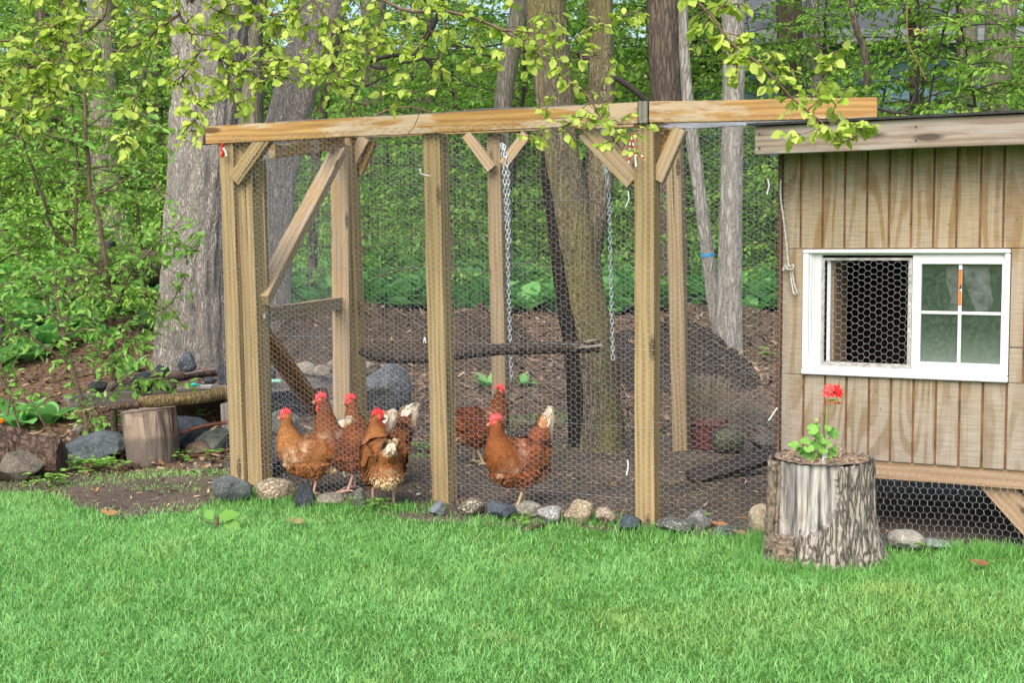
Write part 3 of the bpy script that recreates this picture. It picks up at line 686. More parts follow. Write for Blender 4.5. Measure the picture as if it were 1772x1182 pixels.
# rounder leaf with folded midrib
_t = np.array([[0, 0, 0], [.12, .17, .03], [.38, .36, .05], [.68, .30, .02], [.88, .13, -.04], [1.02, 0, -.10], [.88, -.13, -.04], [.68, -.30, .02], [.38, -.36, .05], [.12, -.17, .03], [.4, 0, -.015], [.75, 0, -.05]])
NLEAF = (_t, np.array([[0, 10, 1], [1, 10, 2], [2, 10, 11], [2, 11, 3], [3, 11, 4], [4, 11, 5], [5, 11, 6], [6, 11, 7], [7, 11, 8], [8, 11, 10], [8, 10, 9], [9, 10, 0]]))
# ------------------------------------------------------------------ shrub with traced stems
def shrub(name, label, cat, paths, lmat, wmat, seed, lsize=.055, twig=.16, step=.05, nleaf=4, group=None, drop=.3, per=2, root=None, lscale=1.0, tm=None):
    """paths: list of (points (px,py,Y), r0, r1, leaf density)"""
    r = random.Random(seed); rg = np.random.default_rng(seed); B = Buf(); LP = []; LA = []
    for (pts, r0, r1, dens) in paths:
        W = [tuple(at(*q)) for q in pts]; S = smooth_path(W, .04)
        S = [Vector(p) for p in S]; n = len(S)
        S = [p + Vector((noise.noise(p * 6), noise.noise(p * 6 + Vector((9, 0, 0))), noise.noise(p * 6 + Vector((0, 9, 0))))) * min(.012, .004 + r0 * .5) if 0 < i_ < n - 1 else p for i_, p in enumerate(S)]
        tube(B, S, list(np.linspace(r0, r1, n)), 7)
        if dens <= 0: continue
        dist = 0
        for i in range(1, n):
            dist += (S[i] - S[i - 1]).length
            if dist < step / dens: continue
            dist = 0; d = (S[i] - S[i - 1]).normalized()
            for k in range(per):
                w_ = (d * .5 + Vector((r.gauss(0, 1), r.gauss(0, .8), r.gauss(.05, .6)))).normalized(); tl = twig * (.35 + r.random()); t = [S[i]]
                for u in range(3): w_ = (w_ + Vector((r.gauss(0, .25), r.gauss(0, .25), r.gauss(-.06, .2)))).normalized(); t.append(t[-1] + w_ * tl / 3)
                tube(B, t, [.0028, .0022, .0016, .001], 4, cap=False)
                m_ = max(2, int(nleaf * (.6 + .8 * r.random())))
                for v_ in range(m_):
                    x = (.25 + .75 * (v_ + r.random()) / m_) * 3; j = min(2, int(x)); x = min(x, 2.999); LP.append(t[j].lerp(t[j + 1], x - j)); LA.append(w_ * .6 + Vector((r.gauss(0, .7), r.gauss(0, .7), -drop + r.gauss(0, .35))))
    b0 = Vector(at(*paths[0][0][0])); o = empty(name, root or b0, label, cat, group)
    B.build('stem' if cat != 'branch' else 'wood', wmat, o)
    n = len(LP)
    if n:
        P = np.array([p[:] for p in LP]); A = np.array([a[:] for a in LA]); N = rg.normal(size=(n, 3)) * .6; N[:, 2] += .9; N[:, 1] -= .35
        B = Buf(); scatter(B, P, A, N, lsize * (.42 + .78 * rg.random(n)), rg, leafcol(rg, n, .06), tm or NLEAF); B.build('leaves', lmat, o)
    return o
d = 8.3
shrub('shrub', 'tall light green shrub whose stem rises beside the stone covered bench', 'shrub', [
    ([(197, 760, 8.0), (197, 650, d), (190, 520, d), (183, 470, d), (172, 380, d), (155, 330, d), (150, 230, d), (142, 120, d), (135, -20, d)], .022, .008, .7),
    ([(190, 520, d), (176, 468, d), (130, 432, 8.2), (92, 400, 8.1), (75, 350, 8), (52, 280, 7.9), (32, 220, 7.8), (22, 180, 7.8)], .017, .005, 1),
    ([(192, 540, d), (212, 510, 8.2), (228, 470, 8.1), (262, 430, 8), (300, 395, 7.9)], .008, .003, 1.2),
    ([(186, 480, d), (240, 450, 8.3), (290, 430, 8.2), (345, 425, 8)], .006, .002, 1.2),
    ([(190, 560, d), (240, 545, 8.4), (290, 530, 8.3), (320, 480, 8.2)], .006, .002, .9),
    ([(192, 600, d), (220, 590, 8.1), (250, 560, 8)], .006, .002, 1.1), ([(196, 690, 8.2), (225, 670, 8), (260, 655, 7.8), (296, 665, 7.7)], .005, .002, 1),
    ([(183, 470, d), (140, 480, 8.1), (90, 470, 8), (40, 480, 7.9)], .006, .002, 1.2), ([(160, 340, d), (200, 320, 8.4), (250, 300, 8.3), (290, 350, 8.2)], .006, .002, 1.3),
    ([(152, 260, d), (110, 240, 8.2), (60, 235, 8.1), (10, 250, 8)], .005, .002, 1.3), ([(150, 220, d), (200, 190, 8.5), (250, 200, 8.5), (280, 240, 8.5)], .005, .002, 1.3),
    ([(165, 400, d), (210, 390, 8.5), (255, 400, 8.5)], .005, .002, 1.3), ([(190, 560, d), (150, 550, 8.1), (100, 520, 7.9), (60, 530, 7.8)], .006, .002, 1.2)], L_SHRUB, MTWIG, 41, .060, .17, .042, 6, tm=SHLEAF)
d = 7.6
shrub('shrub', 'low spreading shrub with bent brown stem left of the bench stump', 'shrub', [
    ([(152, 756, 7.55), (142, 700, d), (126, 630, d), (108, 572, d), (98, 520, d), (96, 460, d)], .013, .004, .9),
    ([(126, 630, d), (70, 595, 7.5), (20, 560, 7.4), (-30, 535, 7.4)], .010, .004, 1), ([(118, 600, d), (88, 540, 7.7), (60, 480, 7.7), (25, 430, 7.7), (-10, 385, 7.7)], .008, .003, .9),
    ([(110, 580, d), (150, 570, 7.6), (200, 590, 7.5), (240, 610, 7.4)], .006, .002, 1.1), ([(120, 620, d), (160, 640, 7.5), (190, 620, 7.5)], .005, .002, .9),
    ([(98, 520, d), (140, 500, 7.7), (170, 520, 7.7)], .005, .002, 1.1), ([(60, 480, 7.7), (20, 490, 7.6), (-20, 500, 7.6)], .005, .002, 1.1), ([(150, 740, 7.5), (165, 700, 7.5), (180, 690, 7.4)], .004, .002, .8)], L_SHRUB, MTWIG, 42, .055, .15, .042, 6, tm=SHLEAF)
d = 6.9
shrub('shrub', 'thin twigged shrub at the left edge above the rotten log', 'shrub', [
    ([(34, 742, d), (22, 700, d), (8, 650, d), (-10, 600, d)], .006, .003, .9), ([(78, 738, d), (62, 705, d), (30, 660, d), (5, 640, d)], .004, .002, .8), ([(12, 720, d), (16, 690, d), (2, 640, d), (20, 590, d), (8, 540, d)], .005, .002, 1),
    ([(10, 670, d), (30, 620, d), (60, 600, d)], .004, .002, .8)], L_SHRUB, MTWIG, 43, .05, .11, .045, 5, tm=SHLEAF)

# ------------------------------------------------------------------ overhanging branches of the near tree
def br(pts, r0, r1, dens, y0=5.0, y1=None):
    n = len(pts); return ([(p[0], p[1], y0 + ((y1 or y0) - y0) * i / max(1, n - 1)) for i, p in enumerate(pts)], r0, r1, dens)
OB = dict(lmat=L_OVER, wmat=MTWIG, lsize=.039, twig=.085, step=.025, nleaf=6, per=3, drop=.45)
shrub('overhanging_branch', 'leafy yellow green branch hanging into the top left corner', 'branch', [
    br([(230, -400), (200, -100), (186, 0), (176, 35), (157, 52), (150, 55)], .012, .006, .25), br([(110, -300), (103, -60), (102, 0), (104, 60), (106, 110), (98, 150), (92, 178)], .007, .002, 1.5),
    br([(-90, 80), (-10, 70), (40, 66), (80, 66), (100, 50)], .005, .002, 1.2), br([(104, 105), (60, 112), (20, 122), (-15, 130)], .003, .001, 1.3), br([(100, 128), (70, 150), (50, 180), (40, 206), (55, 222)], .003, .001, .8),
    br([(103, 70), (140, 78), (165, 90), (160, 120)], .003, .001, 1.1), br([(104, 100), (130, 108), (158, 130)], .003, .001, 1.2), br([(-40, 110), (10, 150), (20, 190), (5, 215)], .003, .001, .9),
    br([(60, -60), (70, 10), (80, 40)], .003, .001, .5), br([(60, 112), (60, 140), (45, 150)], .003, .001, 1.2), br([(20, 60), (50, 90), (80, 100)], .003, .001, 1.3)], seed=51, **OB)
shrub('overhanging_branch', 'leafy branch hanging in front of the massive grey trunk', 'branch', [
    br([(300, -350), (298, -60), (306, 0), (309, 26), (331, 58), (350, 84), (395, 102), (440, 106), (500, 104), (560, 112), (592, 128)], .010, .002, 1.05), br([(309, 26), (272, 50), (240, 74), (205, 88), (175, 80)], .006, .002, 1.3),
    br([(350, 84), (330, 110), (312, 145), (345, 172), (350, 180)], .003, .001, .9), br([(262, 88), (245, 140), (232, 190), (214, 252)], .003, .001, .55), br([(400, 104), (394, 145), (406, 180), (400, 206)], .003, .001, .4),
    br([(330, 150), (338, 190), (330, 225)], .003, .001, 1.0), br([(380, 98), (390, 130), (420, 175)], .003, .001, 1.1), br([(331, 58), (380, 62), (420, 80)], .003, .001, 1.3), br([(290, 60), (310, 90), (300, 120)], .003, .001, 1.2),
    br([(240, -80), (225, -10), (235, 20), (260, 30)], .004, .001, .9), br([(440, 106), (470, 130), (480, 120)], .003, .001, 1.2), br([(500, 104), (540, 125), (575, 135)], .003, .001, 1.2), br([(360, 88), (410, 120), (440, 125)], .003, .001, 1.2)], seed=52, **OB)
shrub('overhanging_branch', 'leafy branch hanging in front of the leaning trunk', 'branch', [
    br([(480, -300), (520, -60), (540, 0), (570, 32), (600, 51), (630, 60), (655, 75)], .008, .002, .9, 5.2), br([(400, -90), (390, 10), (380, 20), (420, 30), (470, 25)], .005, .001, 1.2, 5.2), br([(540, 0), (500, 30), (480, 60), (470, 95)], .003, .001, 1.3, 5.2),
    br([(570, 32), (560, 70), (575, 110), (590, 150)], .003, .001, .9, 5.2), br([(600, 51), (610, 90), (600, 130)], .003, .001, .9, 5.2), br([(470, 25), (510, 15), (530, 40)], .003, .001, 1.0, 5.2), br([(390, 10), (440, -5), (470, 20)], .003, .001, 1.2, 5.2)], seed=53, **OB)
shrub('overhanging_branch', 'long arching brown branch with leaves drooping over the middle of the beam', 'branch', [
    br([(560, -250), (640, -30), (668, 0), (712, 17), (780, 20), (830, 32), (871, 51), (915, 80), (959, 119), (972, 135), (1010, 160), (1034, 193), (1054, 227), (1076, 258)], .011, .003, .8, 5.2, 5.0),
    br([(712, 17), (745, 52), (790, 82), (828, 112), (846, 122)], .005, .001, 1.1, 5.2), br([(871, 51), (930, 57), (975, 72), (1018, 52), (1060, 35), (1102, 18)], .004, .001, 1.15, 5.1), br([(959, 119), (1005, 102), (1052, 92)], .003, .001, 1.2, 5.1),
    br([(985, 145), (965, 165), (948, 185)], .003, .001, .9, 5.1), br([(1034, 193), (990, 213), (955, 225), (920, 236)], .003, .001, .95, 5.05), br([(1010, 160), (1040, 155), (1055, 195)], .003, .001, 1.1, 5.05), br([(745, 52), (722, 95), (712, 125)], .003, .001, .9, 5.2),
    br([(765, 62), (758, 150), (724, 160), (690, 165)], .003, .001, .55, 5.2), br([(668, 0), (655, 40), (650, 75), (620, 80)], .004, .001, 1.3, 5.2), br([(690, 10), (700, 60), (680, 90)], .003, .001, 1.3, 5.2), br([(620, -60), (610, 0), (640, 20), (625, 45)], .004, .001, 1.2, 5.2),
    br([(740, -60), (730, -10), (760, 5), (790, -5)], .003, .001, .8, 5.2), br([(880, -90), (885, -20), (884, 20), (890, 45)], .004, .001, .45, 5.2), br([(915, 80), (900, 90), (870, 85)], .003, .001, 1.1, 5.1), br([(1054, 227), (1075, 215), (1092, 230)], .002, .001, 1.3, 5.0), br([(830, 32), (820, 60), (790, 55)], .003, .001, 1.2, 5.1), br([(959, 119), (935, 95), (920, 100)], .003, .001, 1.0, 5.1), br([(930, 57), (945, 35), (950, 20)], .003, .001, 1.0, 5.1)], seed=54, **dict(OB, per=2))
shrub('overhanging_branch', 'bare thin twig hanging across the beam left of the middle post', 'branch', [br([(785, -260), (770, -40), (768, 60), (752, 110), (734, 172), (716, 218), (700, 238)], .004, .0015, .0, 5.3)], seed=55, **OB)
shrub('overhanging_branch', 'leafy branch sloping down to the left end of the coop fascia', 'branch', [
    br([(1100, -260), (1180, -40), (1203, 0), (1240, 34), (1262, 71), (1308, 106), (1350, 146), (1390, 184), (1417, 208), (1444, 234), (1457, 246)], .009, .003, .5, 4.75, 4.6), br([(1230, 25), (1250, 12), (1275, 5)], .003, .001, 1.3, 4.75), br([(1250, 55), (1275, 60), (1280, 75)], .003, .001, 1.0, 4.7),
    br([(1262, 71), (1280, 100), (1268, 130), (1262, 122)], .003, .001, 1.1, 4.7), br([(1308, 106), (1330, 92), (1342, 108)], .003, .001, 1.2, 4.7), br([(1345, 140), (1362, 128), (1368, 132)], .003, .001, 1.3, 4.7), br([(1390, 184), (1410, 165), (1432, 120), (1440, 92)], .003, .001, .7, 4.65),
    br([(1398, 190), (1420, 170), (1448, 180)], .003, .001, 1.2, 4.65), br([(1417, 208), (1450, 212), (1500, 220)], .003, .001, 1.0, 4.65), br([(1444, 234), (1420, 222), (1385, 232)], .003, .001, 1.0, 4.6), br([(1457, 246), (1475, 240), (1490, 225)], .003, .001, 1.4, 4.6), br([(1225, 30), (1212, 50), (1220, 70)], .003, .001, 1.0, 4.7)], seed=56, **dict(OB, lsize=.044, twig=.06))
shrub('overhanging_branch', 'bare orange brown twig hanging from the top above the coop roof', 'branch', [br([(1585, -260), (1574, -40), (1570, 40), (1574, 82), (1590, 112), (1602, 138)], .0035, .0018, 0, 5.6), br([(1570, 50), (1580, 48), (1598, 56)], .002, .001, .9, 5.6)], seed=57, **dict(OB, lsize=.03, twig=.03, wmat=simple('orange_twig', (.30, .15, .05), .7)))
# dark dead limbs behind the beam
shrub('dead_branch', 'dark bare crooked limb above the beam right of the leaning trunk', 'branch', [
    ([(765, 130, 12.5), (735, 90 + 10, 12.5), (690, 95, 12.4), (640, 105, 12.4), (615, 125, 12.3), (600, 160, 12.3)], .028, .01, 0), ([(720, 95, 12.5), (740, 60, 12.5), (760, 20, 12.5), (765, -40, 12.5)], .03, .02, 0), ([(640, 112, 12.4), (660, 118, 12.3), (700, 108, 12.3), (760, 100, 12.3)], .014, .008, 0),
    ([(590, 150, 12.3), (640, 145, 12.2), (690, 120, 12.2)], .012, .006, 0), ([(780, 78, 12.5), (830, 82, 12.5), (880, 72, 12.5)], .014, .006, 0), ([(765, 125, 12.5), (800, 140, 12.4), (825, 152, 12.4)], .008, .004, 0)], L_BG, MTWIGD, 61, root=(at(765, 130, 12.5)))
shrub('dead_branch', 'thick dark limb crossing behind the right limb of the forked trunk', 'branch', [([(1000, 90, 11.5), (1050, 125, 11.5), (1090, 150, 11.5), (1130, 185, 11.5), (1160, 215, 11.5)], .03, .025, 0)], L_BG, MTWIGD, 62)
shrub('dead_branch', 'thin red brown twig arching just above the beam', 'branch', [([(640, 205, 7.4), (670, 190, 7.4), (712, 184, 7.4), (755, 195, 7.4), (800, 205, 7.4)], .006, .003, 0)], L_BG, MTWIG, 63)
shrub('dead_branch', 'dark bare branch rising over the right of the coop roof', 'branch', [([(1540, 195, 11), (1570, 190, 11), (1585, 150, 11), (1570, 135, 11)], .012, .005, 0), ([(1510, 185, 11), (1540, 192, 11), (1575, 197, 11)], .014, .01, 0), ([(1650, 200, 11), (1672, 175, 11), (1685, 168, 11)], .01, .005, 0)], L_BG, MTWIGD, 64)
shrub('dead_branch', 'thin bare stick lying against the mulch behind the run', 'branch', [([(890, 612, 9.0), (935, 660, 8.8), (990, 715, 8.5)], .008, .007, 0)], L_BG, MTWIG, 65)

# ------------------------------------------------------------------ ground cover of big leaves
def big_leaf_geo(n_=7):
    V = []; F = []
    for i in range(n_ + 1):
        u = i / n_; w = .30 * math.sin(math.pi * min(1, u * .9 + .08)) ** .7; zc = .25 * u - .42 * u * u
        for s, k in ((-1, 1), (-.5, .3), (0, -.2), (.5, .3), (1, 1)): V.append((u, s * w, zc + .07 * k * w * 3 + .012 * math.sin(u * 20 + s * 6)))
    for i in range(n_):
        for k in range(4): a = i * 5 + k; F.append([a, a + 1, a + 6, a + 5])
    return np.array(V), np.array(F)
BLEAF = big_leaf_geo()
def rosettes(B, pts, rg, size=(.20, .34), nl=(7, 12)):
    P = []; A = []; N = []; S = []
    for (x, y, s) in pts:
        z = g(x, y); k = rg.integers(*nl); a0 = rg.random() * 6.28
        for i in range(k):
            a = a0 + i * 6.28 / k + rg.normal() * .3; el = .25 + rg.random() * .9
            P.append((x + math.cos(a) * .03, y + math.sin(a) * .03, z)); dd = np.array([math.cos(a) * math.cos(el), math.sin(a) * math.cos(el), math.sin(el)]); A.append(dd)
            N.append((-math.cos(a) * math.sin(el), -math.sin(a) * math.sin(el), math.cos(el))); S.append(rg.uniform(*size) * s)
    n = len(P); scatter(B, P, A, N, np.array(S), rg, leafcol(rg, n, .03), BLEAF)
rg = np.random.default_rng(77); B = Buf(); pts = []
while len(pts) < 1500:
    d = 12.3 + 10 * rg.random() ** 1.5; px = rg.uniform(-200, 1950); x = (px - 886) / 2200 * d
    if 990 < px < 1050 and d < 13: continue
    pts.append((x, d, .9 + .5 * rg.random()))
for px, py, n in [(90, 560, 18), (30, 600, 14), (250, 520, 12), (150, 480, 18), (60, 500, 20), (700, 520, 14), (800, 530, 16), (900, 520, 12), (580, 520, 10)]:
    c_ = gnd(px, py)
    for _ in range(n): pts.append((c_.x + rg.normal() * .35, c_.y + rg.normal() * .3, .85))
rosettes(B, pts, rg)
tag(B.build('ground_cover', L_DOCK), 'broad leaved green plants covering the forest floor', 'ground cover', kind='stuff')
B = Buf(); n = 110000; px = rg.uniform(-250, 2000, n); d = 13.5 + 14 * rg.random(n); x = (px - 886) / 2200 * d
cl = np.array([noise.noise(Vector((a * .8, b * .5, 2))) for a, b in zip(x, d)]); z = np.array([g(a, b) for a, b in zip(x, d)]) + rg.random(n) ** 1.3 * (.8 + .9 * np.clip(cl + .3, 0, 1))
A = unit(rg, n); A[:, 2] -= .3; N = unit(rg, n) * .6; N[:, 2] += .8; N[:, 1] -= .3
scatter(B, np.stack([x, d, z], 1), A, N, .032 + rg.random(n) * .045, rg, leafcol(rg, n, .1), SLEAF); tag(B.build('undergrowth', L_BG), 'low leafy undergrowth between the trees', 'undergrowth', kind='stuff')
# far woods, one mass
B = Buf(); n = 480000; px = rg.uniform(-700, 2500, n); d = 22 + 22 * rg.random(n) ** .9; x = (px - 886) / 2200 * d
z = rg.random(n) ** .95 * 13
den = np.array([noise.noise(Vector((a * .5, b * .35, c * .55))) for a, b, c in zip(x, d, z)]) + .45 * fnoise(x, z, 1.3, 4)
den += np.where((np.abs(px - 1460) < 190) & (z > 1.5) & (z < 7) & (d < 31), -.6, 0)
k = den > -.16; x, d, z = x[k], d[k], z[k]; n = len(x); z = z + np.array([gbase(v_) for v_ in d])
A = unit(rg, n); A[:, 2] -= .3; N = unit(rg, n) * .6; N[:, 2] += .9; N[:, 1] -= .3; cc = leafcol(rg, n, .1); cc[:, 0] = np.clip(cc[:, 0] * .6 + .45 * fnoise(x, z, .9, 12) + .2, 0, 1)
scatter(B, np.stack([x, d, z], 1), A, N, .075 + rg.random(n) * .08, rg, cc, SLEAF); tag(B.build('far_woods', L_FAR), 'dense green woods far behind the run', 'woods', kind='stuff')
for i in range(26):
    d = 23 + 16 * r.random(); px = -100 + 2000 * (i + r.random()) / 26
    if 1290 < px < 1640: d += 12
    tree('distant bare trunk deep in the green woods', [(px, 470, 22 + 18 * r.random()), (px + r.gauss(0, 8), 200, 20), (px + r.gauss(0, 14), 0, 18)], d, r.choice((BK_FAR, BK_DARK, BK_DARK)), 100 + i, group='distant trunks in the woods', sides=14, step=.4, top=11, flare=0)
# individual plants
def plant(label, px, py, size, nl, seed, lmat=L_DOCK, el=None, name='leafy_plant'):
    p = gnd(px, py); rg = np.random.default_rng(seed); B = Buf(); rosettes(B, [(p.x, p.y, 1)], rg, size, nl); o = B.build(name, lmat); tag(o, label, 'plant')
plant('broad leaved bright green plant at the left edge behind the rotten log', 30, 738, (.20, .30), (9, 12), 1)
plant('broad leaved plant beside the first one, nearer the lichen spotted boulder', 85, 732, (.18, .27), (8, 10), 2)
plant('single broad leafed plant behind the left end of the bench', 225, 650, (.16, .24), (5, 8), 3)
plant('small broad leafed plant behind the run door', 500, 625, (.12, .18), (4, 6), 4)
plant('young broad leafed plant at the foot of the rear middle post', 845, 668, (.10, .16), (5, 8), 5)
plant('young green plant right of the rear middle post', 905, 665, (.08, .12), (5, 8), 6)
def weed(label, px, py, size, n, seed, spread=.05, lmat=L_SHRUB, name='weed'):
    p = gnd(px, py); c0 = Vector((p.x, p.y, g(p.x, p.y) - .004)); rg = np.random.default_rng(seed); B = Buf(); P = []; A = []
    for i in range(n):
        b = Vector((p.x + rg.normal() * spread, p.y + rg.normal() * spread, 0)); b.z = g(b.x, b.y); t = b + Vector((rg.normal() * .015, rg.normal() * .015, .02 + rg.random() * .05)); tube(B, [c0, c0.lerp(b, .6) + Vector((0, 0, .006)), t], .0014, 4, mi=1, cap=False)
        for k in range(3): a = rg.random() * 6.28; P.append(t[:]); A.append((math.cos(a), math.sin(a), .15))
    n = len(P); N = rg.normal(size=(n, 3)) * .3; N[:, 2] += 1; scatter(B, P, A, N, size * (.6 + .6 * rg.random(n)), rg, leafcol(rg, n), NLEAF)
    tag(B.build(name, [lmat, MTWIG]), label, 'weed')
weed('patch of light green weeds in front of the lichen spotted boulder', 165, 812, .035, 60, 1, .10)
weed('trailing weeds along the lawn edge below the rotten log', 95, 838, .03, 34, 2, .09)
weed('small weeds at the foot of the bench stump', 312, 800, .035, 14, 3, .04)
weed('weeds under the right end of the bench', 380, 798, .03, 12, 4, .05)
weed('leafy seedling in front of the dark boulder under the bench', 350, 728, .05, 8, 5, .03)
weed('leafy weeds behind the lichen spotted boulder', 175, 745, .045, 22, 6, .07)
weed('small yellowish weeds between the pointed stones near the hens', 650, 885, .022, 20, 7, .05)
weed('two leafed seedling on the lawn right of the flower stump', 1612, 972, .05, 1, 8, .003)
weed('low weed by the striped stone', 1222, 915, .03, 4, 9, .02)
weed('low weeds in front of the slate blue stone', 905, 912, .03, 8, 10, .03)
weed('row of green weeds behind the gathered hens', 735, 782, .025, 26, 11, .07)
weed('tuft of weeds on the bank behind the rear right post', 1245, 648, .03, 16, 12, .06)
weed('weeds by the boulder behind the third hen', 660, 735, .045, 8, 13, .05)
weed('small weed left of the first hen', 490, 745, .045, 3, 14, .01)
weed('tuft of weeds growing on the soil slope behind the coop corner', 1335, 620, .05, 12, 15, .06)
# ------------------------------------------------------------------ timber helpers
W_POST = wood('pressure_treated_wood', (.40, .30, .145), (.24, .165, .07), pf=(.5, .7))
W_AMBER = wood('amber_stained_wood', (.44, .275, .095), (.27, .14, .042), patch=(.47, .38, .265), pf=(.50, .57))
W_BRACE = wood('pale_brace_wood', (.47, .37, .25), (.32, .22, .12), patch=(.43, .29, .13))
W_WEATH = wood('weathered_wood', (.31, .25, .19), (.18, .135, .10), patch=(.33, .295, .255))
W_TRIM = wood('dark_trim_wood', (.15, .08, .045), (.08, .04, .022))
W_BROWN = wood('brown_wet_wood', (.42, .20, .06), (.24, .10, .03))
W_SILL = wood("pinkish_sill_wood", (.40, .28, .18), (.27, .165, .09))
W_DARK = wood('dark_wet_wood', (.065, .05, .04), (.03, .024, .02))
W_GREY = wood('grey_old_wood', (.26, .24, .21), (.13, .115, .10))
def board(a, b, w, t, nrm, mat, parent, name, label=None, bev=.002, bend=0):
    """timber from a to b, w across in the plane, t thick along nrm"""
    a = Vector(a); b = Vector(b); X = (b - a).normalized(); Z = (Vector(nrm) - X * Vector(nrm).dot(X)).normalized(); Y = Z.cross(X)
    L = (b - a).length; M = Matrix((X, Y, Z)).transposed().to_4x4(); M.translation = a
    bm = bmesh.new(); bmesh.ops.create_cube(bm, size=1)
    for v in bm.verts: v.co = Vector(((v.co.x + .5) * L, v.co.y * w, v.co.z * t))
    bmesh.ops.subdivide_edges(bm, edges=[e for e in bm.edges if abs(e.verts[0].co.x - e.verts[1].co.x) > L * .5], cuts=max(1, int(L / .12)))
    s = random.random() * 50
    for v in bm.verts:
        u = v.co.x
        v.co.y += .0022 * noise.noise(Vector((u * 2.2, s, 0))) * 2; v.co.z += .0022 * noise.noise(Vector((u * 2.2, 0, s))) * 2 + bend * math.sin(math.pi * min(1, max(0, u / L)))
    bmesh.ops.bevel(bm, geom=[e for e in bm.edges if e.calc_face_angle(0) > .8], offset=bev, segments=2, affect='EDGES')
    B = Buf(); add_bm(B, bm, smooth=False); o = B.build(name, mat, parent, M)
    if label: o['label'] = label
    return o
class Plane:
    def __init__(s, P0, P1):
        s.o = Vector(P0); s.u = (Vector(P1) - Vector(P0)); s.u.z = 0; s.len = s.u.length; s.u.normalize(); s.n = Vector((s.u.y, -s.u.x, 0))   # towards the camera side
        s.o.z = 0
    def uv(s, px, py, off=0.0):
        r_ = ray(px, py); o = s.o + s.n * off; t = (o - CAM).dot(s.n) / r_.dot(s.n); p = CAM + r_ * t; return (p - o).dot(s.u), p.z
    def pt(s, u, z, off=0.0): return s.o + s.u * u + s.n * off + Vector((0, 0, z))
    def px(s, px, py, off=0.0): return s.pt(*s.uv(px, py, off), off)
MWIRE = simple('galvanised_wire', (.38, .40, .43), .45, metal=.1, nz=.1)
def netting(corners, name, parent, seed, s=.0155, rot=False, amp=.006, rad=.00046, strands=(), label=None, clip=None):
    """hexagonal wire between corners bottom-left, bottom-right, top-right, top-left"""
    c = [Vector(v) for v in corners]; W_ = (c[1] - c[0]).length; H_ = (c[3] - c[0]).length
    if rot: W_, H_ = H_, W_
    rp = math.sqrt(3) * s; cp = 1.5 * s; nc = int(W_ / cp) + 1; nr = int(H_ / rp) + 1
    i, j = np.meshgrid(np.arange(nc + 1), np.arange(nr + 1), indexing='ij'); cx = (i * cp).ravel(); cz = ((j + .5 * (i % 2)) * rp).ravel()
    E = []; R = []
    for (a, b, rr) in (((-s / 2, -rp / 2), (s / 2, -rp / 2), 1.55), ((s / 2, -rp / 2), (s, 0), 1), ((-s / 2, -rp / 2), (-s, 0), 1)):
        E.append(np.stack([cx + a[0], cz + a[1], cx + b[0], cz + b[1]], 1)); R.append(np.full(len(cx), rr * rad))
    E = np.concatenate(E); R = np.concatenate(R)
    k = (E.min(1) >= -.001) & (E[:, 0] <= W_ + .002) & (E[:, 2] <= W_ + .002) & (E[:, 1] <= H_ + .002) & (E[:, 3] <= H_ + .002)
    E, R = E[k], R[k]
    for z in strands:
        u = np.arange(0, W_, .04); E = np.concatenate([E, np.stack([u, np.full(len(u), z), np.minimum(u + .04, W_), np.full(len(u), z)], 1)]); R = np.concatenate([R, np.full(len(u), rad * 1.1)])
    def pos(a, b):
        if rot: a, b = b, a; w_, h_ = H_, W_
        else: w_, h_ = W_, H_
        u, v = a / w_, b / h_
        # slow stretch of the mesh
        P = ((1 - u) * (1 - v))[:, None] * np.array(c[0]) + (u * (1 - v))[:, None] * np.array(c[1]) + (u * v)[:, None] * np.array(c[2]) + ((1 - u) * v)[:, None] * np.array(c[3])
        q = np.round(P, 4); D = np.array([(noise.noise(Vector((p[0] * 26, p[2] * 26, seed + p[1] * 26))), noise.noise(Vector((p[0] * 3, p[2] * 3, seed + 9))), noise.noise(Vector((p[0] * 26, p[2] * 26, seed + 40))), noise.noise(Vector((p[0] * 2.2, p[2] * 2.2, seed + 60)))) for p in q])
        uu = np.array((c[1] - c[0]).normalized()); vv = np.array((c[3] - c[0]).normalized()); nn = np.cross(uu, vv)
        return P + D[:, 0:1] * uu * .005 + D[:, 3:4] * vv * .020 + D[:, 2:3] * vv * .005 + D[:, 1:2] * nn * amp
    A, Bq = pos(E[:, 0], E[:, 1]), pos(E[:, 2], E[:, 3]); d = Bq - A; L = np.linalg.norm(d, axis=1, keepdims=True); d /= np.maximum(L, 1e-6)
    nn = np.array((c[1] - c[0]).cross(c[3] - c[0]).normalized()); s1 = np.cross(d, nn); s1 /= np.maximum(np.linalg.norm(s1, axis=1, keepdims=True), 1e-6); s2 = np.cross(d, s1)
    V = []
    for P in (A, Bq):
        for a in (0, 2.094, 4.189): V.append(P + (s1 * math.cos(a) + s2 * math.sin(a)) * R[:, None])
    V = np.stack(V, 1).reshape(-1, 3); n = len(A); k = np.arange(n)[:, None] * 6
    B = Buf(); B.add(V, np.concatenate([k + np.array([[0, 1, 4, 3]]), k + np.array([[1, 2, 5, 4]]), k + np.array([[2, 0, 3, 5]])])); o = B.build(name, MWIRE, parent)
    if label: o['label'] = label
    return o

